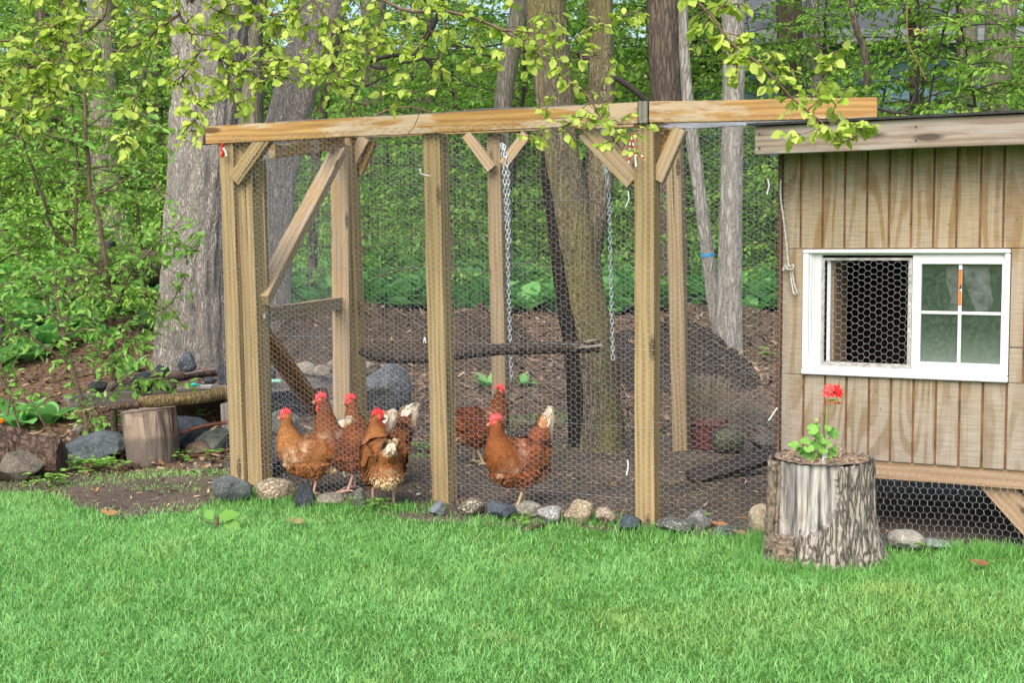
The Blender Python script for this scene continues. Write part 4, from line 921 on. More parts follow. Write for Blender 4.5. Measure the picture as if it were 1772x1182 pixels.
# ------------------------------------------------------------------ the chicken run
PA, PB, PC = gnd(418, 838), gnd(765, 877), gnd(1118, 905)
HC = gnd(1350, 916)
FR = Plane(PA, PC); fu, fn = FR.u, FR.n
run = empty('chicken_run', (PA.x, PA.y, 0), 'timber framed chicken run covered in hexagonal wire netting beside the coop', 'chicken run')
def post(px0, py0, px1, py1, mat, label, w=.089, rot=None, off=0.0, zt=None):
    """vertical timber: bottom pixel on the ground, top pixel at the same distance"""
    a = gnd(px0, py0); a.z = g(a.x, a.y) - .06; b = at(px1, py1, a.y)
    if zt is not None: b.z = zt
    n_ = rot or fn; a = a - n_ * off; b = b - n_ * off
    return board(a, b, w, w, n_, mat, run, 'post', label)
ZB = 1.742
p1 = post(414, 838, 394, 250, W_POST, 'left corner post', zt=ZB, off=.03)
pb_ = FR.px(765, 877); pt_ = FR.px(748, 238); board(Vector((pb_.x, pb_.y, -.05)) - fn * .03, Vector((pt_.x, pt_.y, ZB)) - fn * .03, .089, .089, fn, W_POST, run, 'post', 'middle front post')
post(1118, 905, 1115, 222, W_POST, 'right front post', zt=ZB, off=.03)
GD, GE, GF_ = gnd(622, 750), gnd(869, 757), gnd(1180, 781)
BK = Plane(GD, GF_)
ZR = 1.90
post(622, 750, 604, 250, W_POST, 'rear left post', rot=BK.n, zt=ZR)
W_POST2 = wood('greyed_post_wood', (.35, .27, .16), (.22, .16, .085))
post(869, 757, 858, 240, W_POST2, 'rear middle post', rot=BK.n, zt=ZR)
post(1180, 781, 1166, 225, W_POST2, 'rear right post', rot=BK.n, zt=ZR)
# doubled corner post towards the door
sd_ = (GD - PA).normalized(); SN = Vector((sd_.y, -sd_.x, 0))
a = Vector(PA) + fu * .088 - fn * .045; a.z = -.05; b = Vector(a); b.z = ZB; b += fu * -.03; board(a, b, .089, .089, fn, W_POST, run, 'post', 'inner corner post')
# beams
zt_ = ZB + .044
L0 = FR.pt(*FR.uv(366, 232), .0); L0.z = zt_; R0 = FR.pt(*FR.uv(1110, 205)); R0.z = zt_ + .0
board(L0 - fn * .0 + fn * .03, R0 + fn * .03, .089, .038, fn, W_AMBER, run, 'beam', 'long amber and bleached front beam')
board(L0 - fu * .034 + fn * .05 , L0 - fu * .034 - fn * .02, .089, .038, fu, W_WEATH, run, 'beam', 'grey end of the side beam')
e1 = R0 + fu * .002 + fn * .03; board(e1 + Vector((0, 0, -.046)) + fu * .022, e1 + Vector((0, 0, .046)) + fu * .022, .04, .045, fn, W_GREY, run, 'block', 'grey joint block')
S = R0 + fu * .045 + fn * .03; E_ = at(1516, 197, S.y - .04); E_.z = zt_ + .006
board(S, E_, .089, .038, Vector((0, -1, 0)), W_AMBER, run, 'beam', 'amber beam running over the coop roof')
bl = BK.pt(-.05, ZR + .045); brr = BK.pt(BK.len + .1, ZR + .045); board(bl, brr, .089, .038, BK.n, W_AMBER, run, 'beam', 'rear beam')
board(Vector((PA.x, PA.y, zt_)) - fn * .05, Vector((GD.x, GD.y, ZR + .045)), .08, .036, SN, W_AMBER, run, 'beam', 'sloping side beam')
board(Vector((PC.x, PC.y, zt_)) - fn * .05, Vector((GF_.x, GF_.y, ZR + .045)), .08, .036, SN, W_AMBER, run, 'beam', 'cross beam')
M_NAIL = simple('dark_nail', (.05, .04, .03), .7)
for px_, py_ in ((372, 226), (384, 226), (373, 243), (480, 221), (560, 217), (735, 208), (742, 207), (736, 221), (745, 222), (752, 221), (700, 214), (905, 204), (1094, 207), (1100, 217)):
    q_ = FR.px(px_, py_, -.0095); B = Buf(); tube(B, [q_, q_ + fn * .002], .0042, 10); B.build('nail', M_NAIL, run)
# knee braces (front plane and back plane)
def knee(pl, a, b, w=.07, off=0., mat=W_BRACE, t=.04, label=None): board(pl.px(*a, off), pl.px(*b, off), w, t, pl.n, mat, run, 'brace', label)
knee(FR, (462, 236), (408, 312), .078, .025, mat=W_POST)
knee(FR, (1013, 226), (1097, 314), .078, -.02, label='wide pale knee brace beside the right front post')
knee(FR, (1052, 226), (1100, 282), .05, -.08)
knee(FR, (1178, 222), (1138, 312), .058, -.03); knee(FR, (1156, 222), (1132, 290), .05, -.09, mat=W_AMBER)
knee(BK, (632, 238), (606, 290), .075, .0); knee(BK, (808, 232), (852, 292), .06, 0); knee(BK, (912, 232), (872, 285), .065, .0); knee(BK, (645, 244), (622, 300), .05, -.05, mat=W_AMBER)
# door in the left side
DP = Plane(Vector((PA.x, PA.y, 0)) + fu * .10, Vector((GD.x, GD.y, 0)) - fu * .06)
door = empty('door', DP.pt(0, 0.05), None, None); door.parent = run; door.location = DP.pt(0, .05) - run.location
def dboard(a, b, w, nm, mat=W_POST, t=.036, off=0, lab=None): return board(DP.px(*a, off), DP.px(*b, off), w, t, DP.n, mat, door, nm, lab)
board(DP.pt(.10, 1.66), DP.pt(.10, .04), .04, .09, DP.n, W_POST, door, 'stile')
dboard((588, 252), (594, 757), .05, 'stile', W_BRACE, t=.11, lab='weathered far stile of the door')
dboard((470, 262), (592, 247), .07, 'rail', W_AMBER, t=.04); dboard((450, 546), (598, 523), .075, 'rail', W_BRACE, off=-.02, t=.06)
dboard((586, 262), (451, 520), .058, 'brace', W_BRACE, off=.025, t=.09, lab='bleached upper diagonal of the door'); dboard((452, 576), (552, 712), .05, 'brace', W_BROWN, off=-.015, t=.10, lab='brown lower diagonal of the door')
dboard((452, 828), (600, 760), .10, 'rail', W_DARK)
B = Buf(); hp = DP.px(458, 547, .05); tube(B, smooth_path([hp, hp + DP.u * .03 + Vector((0, 0, .006)), hp + DP.u * .09 + Vector((0, 0, -.004)), hp + DP.u * .13 + Vector((0, 0, .02))], .01), .004, 8); tube(B, [hp + Vector((0, 0, -.012)), hp + Vector((0, 0, .012))], .011, 12); B.build('latch', simple('zinc', (.45, .46, .47), .35, metal=.8), door)
# netting
o1 = .052
def ft(P, z): return Vector((P.x, P.y, z))
a0 = FR.pt(-.055, -.0, o1); a1 = FR.pt(FR.len + .06, 0.0, o1)
netting([a0, a1, FR.pt(FR.len + .06, ZB + .03, o1), FR.pt(-.075, ZB + .03, o1)], 'netting', run, 1, strands=(.12, .43, .78, 1.12, 1.42), label='front wire netting')
h0 = ft(HC, 0) + Vector((.02, -.02, 0)); netting([a1, h0, ft(h0, 1.76), FR.pt(FR.len + .06, 1.76, o1)], 'netting', run, 2, strands=(.45, 1.0))
b0_ = BK.pt(-.05, 0, -.05); b1 = BK.pt(BK.len + 1.1, 0, -.05); netting([b0_, b1, ft(b1, ZR), ft(b0_, ZR)], 'netting', run, 3, strands=(.5, 1.1), label='rear wire netting')
netting([DP.pt(.0, .05, -.04), DP.pt(DP.len, .05, -.04), DP.pt(DP.len, 1.78, -.04), DP.pt(0, 1.7, -.04)], 'netting', door, 4)
netting([FR.pt(-.05, zt_ + .05, .03), FR.pt(FR.len, zt_ + .05, .03), BK.pt(BK.len, ZR + .10), BK.pt(0, ZR + .10)], 'netting', run, 5, amp=.015, label='roof netting')
netting([FR.pt(FR.len, zt_ - .055, -.02), ft(HC, zt_ - .055) + Vector((.3, 0, 0)), ft(GF_, ZR + .08) + Vector((.9, 0, 0)), BK.pt(BK.len, ZR + .08)], 'netting', run, 6, amp=.03, s=.02)
# strings, zip ties
def string(pts, rad, mat, label, cat='string', pl=FR, off=.07, name='string', stripes=None):
    B = Buf(); W_ = smooth_path([tuple(pl.px(*q, off)) for q in pts], .006); n = len(W_)
    if stripes: C = np.array([stripes[(k // 2) % 2] for k in range(n)]); tube(B, W_, rad, 6, C)
    else: tube(B, W_, rad, 6)
    tag(B.build(name, mat), label, cat)
MRW = colmat('cord', .7); RED = (.65, .02, .02); WH = (.75, .72, .68); MWH = simple('white_plastic', (.75, .75, .73), .4)
string([(386, 248), (384, 258), (387, 262), (384, 270), (385, 271)], .008, MRW, 'short red and white cord dangling from the left end of the beam', stripes=(RED, RED)); string([(386, 256), (390, 262), (392, 270)], .005, MRW, 'white frayed cord end at the left end of the beam', stripes=(WH, WH))
string([(1090, 232), (1090, 250), (1088, 284)], .004, MRW, 'red and white twisted cord hanging left of the right front post', stripes=(RED, WH)); string([(1091, 232), (1097, 255), (1100, 268), (1112, 270), (1116, 277)], .004, MRW, 'red and white cord tied into the knot hole of the right front post', stripes=(RED, WH))
string([(1099, 268), (1101, 288)], .004, MWH, 'white cord end beside the knot hole'); string([(724, 294), (728, 292), (728, 300), (745, 304)], .0025, MWH, 'white cable tie around the middle post top', 'cable tie', name='cable_tie')
string([(1087, 330), (1088, 345), (1082, 358)], .0025, MWH, 'white cable tie left of the right front post', 'cable tie', name='cable_tie'); string([(733, 593), (735, 584), (737, 594)], .0025, MWH, 'small white cable tie low on the middle post', 'cable tie', name='cable_tie')
string([(1086, 796), (1087, 808), (1084, 823)], .003, MWH, 'white cable tie near the ground left of the right front post', 'cable tie', name='cable_tie')
HP_ = Plane(PC, HC); string([(1328, 309), (1331, 320), (1327, 336)], .003, MWH, 'curved white cable tie on the netting near the coop corner', 'cable tie', pl=HP_, name='cable_tie'); string([(1345, 706), (1330, 728)], .003, MWH, 'straight white cable tie low on the netting near the coop', 'cable tie', pl=HP_, name='cable_tie')
# chains
MCH = simple('chain_steel', (.50, .56, .60), .35, metal=.6, nz=.1)
def link_geo(B, c, d, roll, L=.030, w=.019, r=.0033):
    d, s, t = frame(d, Vector((0, -1, 0))); s, t = (s, t) if not roll else (t, -s)
    pts = []
    for k in range(16):
        a = 2 * math.pi * k / 16; x, y = math.cos(a), math.sin(a); pts.append(c + d * (x * (w / 2) + (L - w) / 2 * (1 if x > 0 else -1)) + s * y * (w / 2 - r * .3))
    V = []
    for k in range(16):
        u = (pts[(k + 1) % 16] - pts[k - 1]).normalized(); q = t; q2 = u.cross(q)
        for m_ in range(6): a = m_ * math.pi / 3; V.append(pts[k] + (q * math.cos(a) + q2 * math.sin(a)) * r)
    F = [[k * 6 + m_, k * 6 + (m_ + 1) % 6, ((k + 1) % 16) * 6 + (m_ + 1) % 6, ((k + 1) % 16) * 6 + m_] for k in range(16) for m_ in range(6)]; B.add(V, F)
def chain(segs, label, k_=1.0):
    B = Buf()
    for pts in segs:
        W_ = smooth_path([tuple(at(*q)) for q in pts], .0235 * k_); n = len(W_)
        for k in range(n - 1): link_geo(B, Vector(W_[k]), Vector(W_[k + 1]) - Vector(W_[k]), k % 2, .030 * k_, .019 * k_, .0033 * k_)
    tag(B.build('chain', MCH), label, 'chain')
chain([[(869, 252, 7.84), (875, 340, 7.8), (879, 450, 7.8), (882, 560, 7.8), (885, 662, 7.8)], [(872, 254, 7.80), (879, 300, 7.77), (880, 380, 7.77), (882, 424, 7.77)]], 'long galvanised chain hanging in front of the rear middle post', 1.12)
chain([[(1044, 212, 5.93), (1049, 284, 5.93), (1054, 350, 5.93), (1057, 480, 5.93), (1061, 626, 5.93)], [(1046, 290, 5.90), (1051, 310, 5.90), (1052, 330, 5.90)]], 'shorter galvanised chain hanging left of the right front post', .86)
# perch log, ramp, plank, plant pot
B = Buf(); W_ = [(622, 606, 7.3, 14), (660, 618, 7.3, 17), (740, 620, 7.2, 18), (800, 612, 7.2, 19), (860, 605, 7.15, 20), (940, 602, 7.1, 21), (1000, 601, 7.1, 20), (1038, 600, 7.1, 18)]
trunk_geo(B, [(*at(a, b, c_), w_ / 2 / pxm(c_)) for a, b, c_, w_ in W_], 71, .05, 28, .03, 0); perch = B.build('perch_log', bark('perch_bark', (.14, .115, .095), (.035, .028, .024), 1.5)); tag(perch, 'dark rough log hung across the run as a perch, split at its right end', 'perch')
B = Buf(); tube(B, [at(1008, 592, 7.08), at(1025, 590, 7.06), at(1042, 588, 7.05)], [.003, .012, .004], 6); tube(B, [at(1000, 602, 7.03), at(1042, 598, 7.02)], [.006, .011], 6); B.build('splinter', W_WEATH, perch)
rp0, rp1 = gnd(1195, 836), at(1385, 772, 6.75); rp0.z += .02; ramp_ = board(rp0, rp1, .10, .04, Vector((-.2, -.6, .8)), W_DARK, None, 'ramp'); tag(ramp_, 'dark wet plank ramp leading up into the coop', 'ramp')
pk = board(gnd(447, 822) + Vector((0, .1, .05)), gnd(690, 806) + Vector((0, .1, .04)), .10, .04, Vector((0, -.5, .85)), W_DARK, None, 'plank'); tag(pk, 'dark plank lying on the soil behind the first hen', 'plank')
p = gnd(1285, 742); B = Buf(); rr = random.Random(13)
for _ in range(420):
    x_, y_ = p.x + rr.gauss(0, .11), p.y + rr.gauss(.12, .10); q = [Vector((x_, y_, g(x_, y_)))]; dd = Vector((rr.gauss(0, .7), rr.gauss(0, .5), .8))
    for s_ in range(5): dd = (dd + Vector((rr.gauss(0, .35), rr.gauss(0, .35), rr.gauss(-.12, .25)))).normalized(); q.append(q[-1] + dd * .055)
    tube(B, q, [.0018, .0017, .0015, .0013, .0011, .0008], 3, cap=False)
tag(B.build('dry_bush', simple('dry_twig', (.22, .19, .14), .9)), 'tangled leafless dry bush right of the plant pot', 'bush')
p = gnd(1222, 775); k_ = 1 / pxm(p.y); pot = empty('plant_pot', p, 'square dark red plastic pot with dry stalks beside the rear right post', 'plant pot')
MPOT = simple('dark_red_plastic', (.20, .055, .045), .55, nz=.2); B = Buf()
def frus(B, c, a0_, a1_, z0, z1, yaw=.5, bev=.003, ins=None):
    bm = bmesh.new(); bmesh.ops.create_cube(bm, size=1)
    for v in bm.verts:
        s_ = a1_ if v.co.z > 0 else a0_; x_, y_ = v.co.x * 2 * s_, v.co.y * 2 * s_; v.co = Vector((c.x + x_ * math.cos(yaw) - y_ * math.sin(yaw), c.y + x_ * math.sin(yaw) + y_ * math.cos(yaw), z1 if v.co.z > 0 else z0))
    bmesh.ops.bevel(bm, geom=bm.edges[:], offset=bev, segments=2, affect='EDGES'); add_bm(B, bm, smooth=False)
frus(B, p, .068, .084, p.z, p.z + .15); B.build('body', MPOT, pot); B = Buf(); frus(B, p, .092, .094, p.z + .145, p.z + .175); B.build('rim', MPOT, pot)
B = Buf(); rr = random.Random(3)
for _ in range(170):
    x_, y_ = p.x + rr.gauss(0, .05), p.y + rr.gauss(0, .05); q = [Vector((x_, y_, p.z + .15))]; dd = Vector((rr.gauss(0, .35), rr.gauss(0, .35), 1))
    for s_ in range(4): dd = (dd + Vector((rr.gauss(0, .2), rr.gauss(0, .2), 0))).normalized(); q.append(q[-1] + dd * .075)
    tube(B, q, [.0016] * 5, 3, cap=False)
B.build('dry_stalks', simple('dry_stalk', (.27, .22, .14), .9), pot)
# ------------------------------------------------------------------ the coop
H0, H1 = gnd(1358, 915), gnd(1772, 957)
HF = Plane(H0, H1); hu, hn = HF.u, HF.n
coop = empty('chicken_coop', (H0.x, H0.y, 0), 'raised chicken coop with grooved weathered plywood wall and white window', 'chicken coop')
def U(px, py=600): return HF.uv(px, py)[0]
def Zp(px, py): return HF.uv(px, py)[1]
uL = U(1352); uR = U(1772) + 1.0
zbot = (Zp(1358, 781) + Zp(1772, 821)) / 2; zfb = (Zp(1358, 264) + Zp(1772, 250)) / 2
wx0, wx1 = U(1389), U(1746); wz0 = (Zp(1389, 648) + Zp(1746, 660)) / 2; wz1 = (Zp(1389, 431) + Zp(1746, 431)) / 2
m, nt, b = newmat('weathered_plywood'); W_PLY = m
v = mapped(nt, (4.6, 4.6, .62))
dn = node(nt, 'ShaderNodeTexNoise', {'Vector': v, 'Scale': 1.35, 'Detail': 1.5, 'Roughness': .4})
wv = node(nt, 'ShaderNodeMath', {0: node(nt, 'ShaderNodeMath', {0: dn.outputs[0], 1: 62.0}, operation='MULTIPLY').outputs[0]}, operation='SINE').outputs[0]
thr = ntex(nt, mapped(nt, (3, 3, 1.2)), 2, 3)
band = ramp(nt, node(nt, 'ShaderNodeMath', {0: wv, 1: thr}, operation='ADD').outputs[0], [(.35, 0), (1.25, 1)])
fine = ntex(nt, mapped(nt, (10, 10, 150)), 1.0, 3); fine2 = ntex(nt, mapped(nt, (120, 120, 3)), 1.0, 3)
hgt = node(nt, 'ShaderNodeSeparateXYZ', {0: mapped(nt)}).outputs[2]
base = mix(nt, ramp(nt, hgt, [(.30, 0), (1.0, 1)]), (.285, .25, .205), (.34, .275, .18))     # the lower boards have weathered greyer
dark_ = mix(nt, ramp(nt, hgt, [(.30, 0), (1.0, 1)]), (.215, .17, .12), (.25, .17, .085))
c = mix(nt, band, base, dark_); st = ntex(nt, mapped(nt, (2.2, 2.2, 1.5)), 2.3, 6, .65)
c = mix(nt, ramp(nt, st, [(.44, 0), (.62, .6)]), c, (.36, .32, .265)); c = mix(nt, ramp(nt, fine, [(.38, .30), (.58, 0)]), c, (.13, .095, .06)); c = mix(nt, ramp(nt, fine2, [(.3, .25), (.55, 0)]), c, (.14, .09, .05))
nt.links.new(c, b.inputs['Base Color']); sets(b, Roughness=.85, Specular_IOR_Level=.15); bump(nt, b, fine, .35, .004)
W_GRV = simple('groove_wood', (.19, .09, .035), .8, nz=.3, scale=12)
cuts = [U(x, 350) for x in (1386, 1424, 1462, 1500.5, 1539, 1577.5, 1616, 1656, 1697, 1737)]
st_ = cuts[1] - cuts[0]
while cuts[-1] + st_ < uR: cuts.append(cuts[-1] + (cuts[-1] - cuts[0]) / (len(cuts) - 1))
cuts2 = [U(x, 720) for x in (1390, 1427, 1464, 1503, 1541, 1580, 1619, 1660, 1700, 1741)]
while cuts2[-1] + st_ < uR: cuts2.append(cuts2[-1] + (cuts2[-1] - cuts2[0]) / (len(cuts2) - 1))
# local frame of the wall: x along u, y = -n (into the wall), z up
MW = Matrix((hu, -hn, Vector((0, 0, 1)))).transposed().to_4x4(); MW.translation = HF.o
def wbox(B, u0, u1, y0, y1, z0, z1, mi=0, bev=.0): box(B, (u0, y0, z0), (u1, y1, z1), mi=mi, bev=bev)
B = Buf(); gw = .0045
for (cc, z0, z1) in ((cuts, wz1 + .004, zfb + .07), (cuts2, zbot, wz0 - .004)):
    us = [uL] + [c_ for c_ in cc] + [uR]
    for a_, b_ in zip(us[:-1], us[1:]): wbox(B, a_ + gw, b_ - gw, .0, .012, z0, z1, 0, .0015)
wbox(B, uL + gw, wx0 - .002, .0, .012, wz0 - .002, wz1 + .002, 0, .001)
wbox(B, wx1 + .002, wx1 + .05, .0, .012, wz0 + .14, wz1 + .002, 0, .001); wbox(B, wx1 + .002, wx1 + .05, .0, .012, wz0 - .002, wz0 + .136, 0, .001); us = [c_ for c_ in cuts2 if c_ > wx1 + .05] + [uR]
a_ = wx1 + .055
for b_ in us: wbox(B, a_ + gw, b_ - gw, .0, .012, wz0 - .002, wz1 + .002, 0, .001); a_ = b_
# backing behind the grooves, with the window hole
for (a_, b_, z0, z1) in ((uL, uR, wz1 + .0, zfb + .068), (uL, uR, zbot + .003, wz0), (uL, wx0, wz0, wz1), (wx1, uR, wz0, wz1)): wbox(B, a_, b_, .0065, .016, z0, z1, 1)
B.build('wall', [W_PLY, W_GRV], coop, MW)
B = Buf(); D = 1.15
wbox(B, uL - .0, uL + .012, .017, D, zbot, zfb + .06); B.build('wall', [W_PLY], coop, MW)['label'] = 'left side wall of the coop'
B = Buf(); wbox(B, uR - .012, uR, .017, D, zbot, zfb + .06); B.build('wall', [W_PLY], coop, MW); B = Buf(); wbox(B, uL, uR, D, D + .012, zbot, zfb + .2); B.build('wall', [W_PLY], coop, MW)['label'] = 'rear wall of the coop'
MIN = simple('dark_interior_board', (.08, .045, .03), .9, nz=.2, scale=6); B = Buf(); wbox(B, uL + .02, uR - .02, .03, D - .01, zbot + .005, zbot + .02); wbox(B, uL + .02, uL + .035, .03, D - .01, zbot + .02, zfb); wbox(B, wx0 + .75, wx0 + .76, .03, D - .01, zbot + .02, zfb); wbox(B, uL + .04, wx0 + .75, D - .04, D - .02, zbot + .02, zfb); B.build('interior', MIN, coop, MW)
# roof
def rz(px, py): return Zp(px, py)
oh = .17; OHP = Plane(HF.pt(0, 0, oh), HF.pt(1, 0, oh)); ua = OHP.uv(1308, 240)[0]; za0, za1 = OHP.uv(1308, 266)[1], OHP.uv(1308, 216)[1]; ub = uR + .1; r1_ = OHP.uv(1772, 251); zb0 = r1_[1]; zb1 = OHP.uv(1772, 201)[1]
za0 = zb0 = (za0 + zb0) / 2; za1 = zb1 = (za1 + zb1) / 2
board(OHP.pt(ua, (za0 + za1) / 2), OHP.pt(ub, (zb0 + zb1) / 2), za1 - za0, .035, hn, W_WEATH, coop, 'fascia', 'weathered grey brown fascia board')
B = Buf(); box(B, (ua, -oh + .02, za1 - .035), (ub, .0, za1 - .02)); box(B, (ua, -oh + .018, za0 + .012), (ub, -.001, za0 + .024)); B.build('soffit', W_SILL, coop, MW)
MROOF = simple('roofing_felt', (.035, .034, .034), .9, nz=.3, scale=80, bmp=.4); B = Buf(); V = []
for (u_, y_) in ((ua - .03, -oh - .035), (ub, -oh - .035), (ub, D + .1), (ua - .03, D + .1)):
    z_ = za1 + .006 + (y_ + oh) * .06; V += [(u_, y_, z_), (u_, y_, z_ + .010)]
B.add(V, [[0, 2, 4, 6][::-1], [1, 3, 5, 7], [0, 1, 3, 2][::-1], [2, 3, 5, 4][::-1], [4, 5, 7, 6][::-1], [6, 7, 1, 0][::-1]], smooth=False); B.build('roof', MROOF, coop, MW)
rr = random.Random(5)
for k in range(6):
    u_, z_ = [(ua + .02, za0 + .025), (ua + .02, za1 - .03), (ua + .64, za0 + .03), (ua + .64, za1 - .03), (ua + .3, za1 - .05), (ua + 1.1, za0 + .04)][k]; B = Buf(); tube(B, [HF.pt(u_, z_, oh + .0165), HF.pt(u_, z_, oh + .019)], .0045, 10); B.build('nail', M_NAIL, coop)
for k in range(46):
    u_ = uL + .03 + (uR - uL - .1) * rr.random(); z_ = rr.choice((zfb - .02, zfb - .16, zfb - .30, wz0 - .06, wz0 - .14, zbot + .03)) + rr.gauss(0, .006)
    B = Buf(); tube(B, [HF.pt(u_, z_, .0002), HF.pt(u_, z_, .0016)], .0026, 8); B.build('nail', M_NAIL, coop)
# corner strip, sill beam, legs
board(HF.pt(uL - .009, zbot - .005, -.002), HF.pt(uL - .009, zfb + .06, -.002), .016, .03, hn, W_TRIM, coop, 'corner_trim')
sb = HF.uv(1600, 830); sz = .078
board(HF.pt(uL + .0, zbot - sz / 2 + .001, -.03), HF.pt(uR, zbot - sz / 2 + .001, -.03), sz, .038, hn, W_SILL, coop, 'sill_beam')
board(HF.px(1700, 812, -.06), HF.px(1800, 922, -.06), .105, .038, hn, W_SILL, coop, 'leg_brace')
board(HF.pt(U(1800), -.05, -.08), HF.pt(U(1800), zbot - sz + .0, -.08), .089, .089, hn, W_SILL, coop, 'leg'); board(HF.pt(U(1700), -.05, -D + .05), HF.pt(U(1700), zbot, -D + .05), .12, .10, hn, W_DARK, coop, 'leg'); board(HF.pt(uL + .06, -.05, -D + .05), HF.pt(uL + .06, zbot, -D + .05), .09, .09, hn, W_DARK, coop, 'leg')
netting([HF.pt(uL, -.01, .004), HF.pt(uR - .6, -.01, .004), HF.pt(uR - .6, zbot - .004, -.006), HF.pt(uL, zbot - .004, -.006)], 'netting', coop, 21, s=.0168, rot=True, rad=.0006, amp=.012)
netting([HF.pt(uL - .004, zbot, .012), HF.pt(uL + .052, zbot, .012), HF.pt(uL + .045, zfb, .012), HF.pt(uL - .004, zfb, .012)], 'netting', coop, 23, amp=.003)
# window
MVIN = simple('white_vinyl', (.62, .64, .64), .35, nz=.04, scale=8); win = empty('window', HF.pt(wx0, wz0), None, None); win.parent = coop; win.location = HF.pt(wx0, wz0) - coop.location
win['label'] = 'white vinyl window, left half netted, right half glazed'
fw = .026; y0, y1 = -.018, .03
B = Buf(); wbox(B, wx0, wx1, y0, y1, wz1 - fw * .62, wz1, 0, .003); wbox(B, wx0, wx1, y0 - .003, y1, wz0, wz0 + fw * .95, 0, .003); wbox(B, wx0 + .001, wx0 + fw, y0 + .002, y1, wz0 + fw * .95, wz1 - fw * .62, 0, .003); wbox(B, wx1 - fw * .8, wx1 - .001, y0 + .002, y1, wz0 + fw * .95, wz1 - fw * .62, 0, .003)
# stepped inner profile
i0, i1, j0, j1 = wx0 + fw, wx1 - fw * .8, wz0 + fw * .95, wz1 - fw * .62
wbox(B, i0, i0 + .010, y0 + .012, y1, j0, j1, 0, .001); wbox(B, i0 + .010, i0 + .020, y0 + .020, y1, j0, j1, 0, .001); wbox(B, i0 + .020, U(1419) + .003, y0 + .024, y1, j0, j1, 0, .001); wbox(B, i0 + .02, i1, y0 + .022, y1 + .03, j1 - .008, j1, 0, .001); wbox(B, i0 + .02, i1, y0 + .010, y1, j0, j0 + .012, 0, .001)
B.build('frame', MVIN, win, MW)
um = U(1578, 540)
# left: grey wooden screen with wire
sx0, sx1 = U(1419), U(1576); s0, s1 = j0 + .012, Zp(1500, 446); B = Buf(); ws = .018
wbox(B, sx0, sx1, .004, .014, s1 - ws * .6, s1, 0, .001); wbox(B, sx0, sx1, .004, .014, s0, s0 + ws, 0, .001); wbox(B, sx0, sx0 + ws * .8, .0045, .0135, s0 + ws, s1 - ws * .6, 0, .001); wbox(B, sx1 - ws * .8, sx1, .0045, .0135, s0 + ws, s1 - ws * .6, 0, .001); B.build('screen_frame', simple('grey_batten', (.40, .39, .36), .8, nz=.2), win, MW)
B = Buf(); wbox(B, sx0 + .022, sx0 + .036, .02, .06, s0, s1, 0); wbox(B, sx1 - .018, sx1 - .006, .02, .06, s0, s1, 0); B.build('jamb', MVIN, win, MW); B = Buf(); wbox(B, sx0 + .037, sx0 + .044, .05, .30, s0 - .01, s1, 0); B.build('jamb', W_SILL, win, MW)
netting([HF.pt(sx0 + .002, s0 + .002, -.001), HF.pt(sx1 - .002, s0 + .002, -.001), HF.pt(sx1 - .002, s1 - .002, -.001), HF.pt(sx0 + .002, s1 - .002, -.001)], 'netting', win, 22, amp=.002, s=.0158, rad=.00062)
# right: sash with muntins
rx0, rx1 = um, i1; g0, g1 = Zp(1660, 629), Zp(1660, 457); gx0, gx1 = U(1592), U(1731)
B = Buf(); wbox(B, rx0, gx0, .0, .03, j0 + .012, j1 - .008, 0, .002); wbox(B, gx1, rx1, .001, .03, j0 + .012, j1 - .008, 0, .002); wbox(B, gx0, gx1, .001, .03, g1, j1 - .008, 0, .002); wbox(B, gx0, gx1, .001, .03, j0 + .012, g0, 0, .002)
mu = U(1660, 540); mz = Zp(1660, 542); wbox(B, mu - .0065, mu + .0065, .010, .016, g0, g1, 0, .001); wbox(B, gx0, gx1, .0105, .0165, mz - .006, mz + .006, 0, .001); B.build('sash', MVIN, win, MW)
m, nt, b = newmat('dusty_glass'); v = mapped(nt); dn = ntex(nt, v, 60, 5, .7); d2 = ntex(nt, v, 5, 3)
hz = node(nt, 'ShaderNodeSeparateXYZ', {0: v}).outputs[2]
dn = ramp(nt, dn, [(.35, 0), (.65, 1)]); gz_ = ramp(nt, node(nt, 'ShaderNodeMapRange', {0: hz, 1: g0, 2: g1}).outputs[0], [(0, 1), (.35, .25), (1, 0)]); nt.links.new(mix(nt, gz_, mix(nt, dn, (.03, .05, .042), (.09, .125, .105)), (.19, .225, .20)), b.inputs['Base Color']); sets(b, Roughness=.10, Specular_IOR_Level=.6, Coat_Weight=.3)
tb = node(nt, 'ShaderNodeBsdfTransparent', {0: (.75, .85, .8, 1)})
fm = ramp(nt, mix(nt, .5, mix(nt, .5, dn, d2), gz_), [(.1, .12), (.8, .7)]); ms = node(nt, 'ShaderNodeMixShader', {0: fm, 1: tb.outputs[0], 2: b.outputs[0]})
gl = node(nt, 'ShaderNodeBsdfGlossy', {0: (1, 1, 1, 1), 1: .03}); m2 = node(nt, 'ShaderNodeMixShader', {0: .10, 1: ms.outputs[0], 2: gl.outputs[0]}); nt.links.new(m2.outputs[0], nt.nodes['Material Output'].inputs[0])
B = Buf(); wbox(B, gx0 - .002, gx1 + .002, .019, .022, g0 - .002, g1 + .002); B.build('pane', m, win, MW)
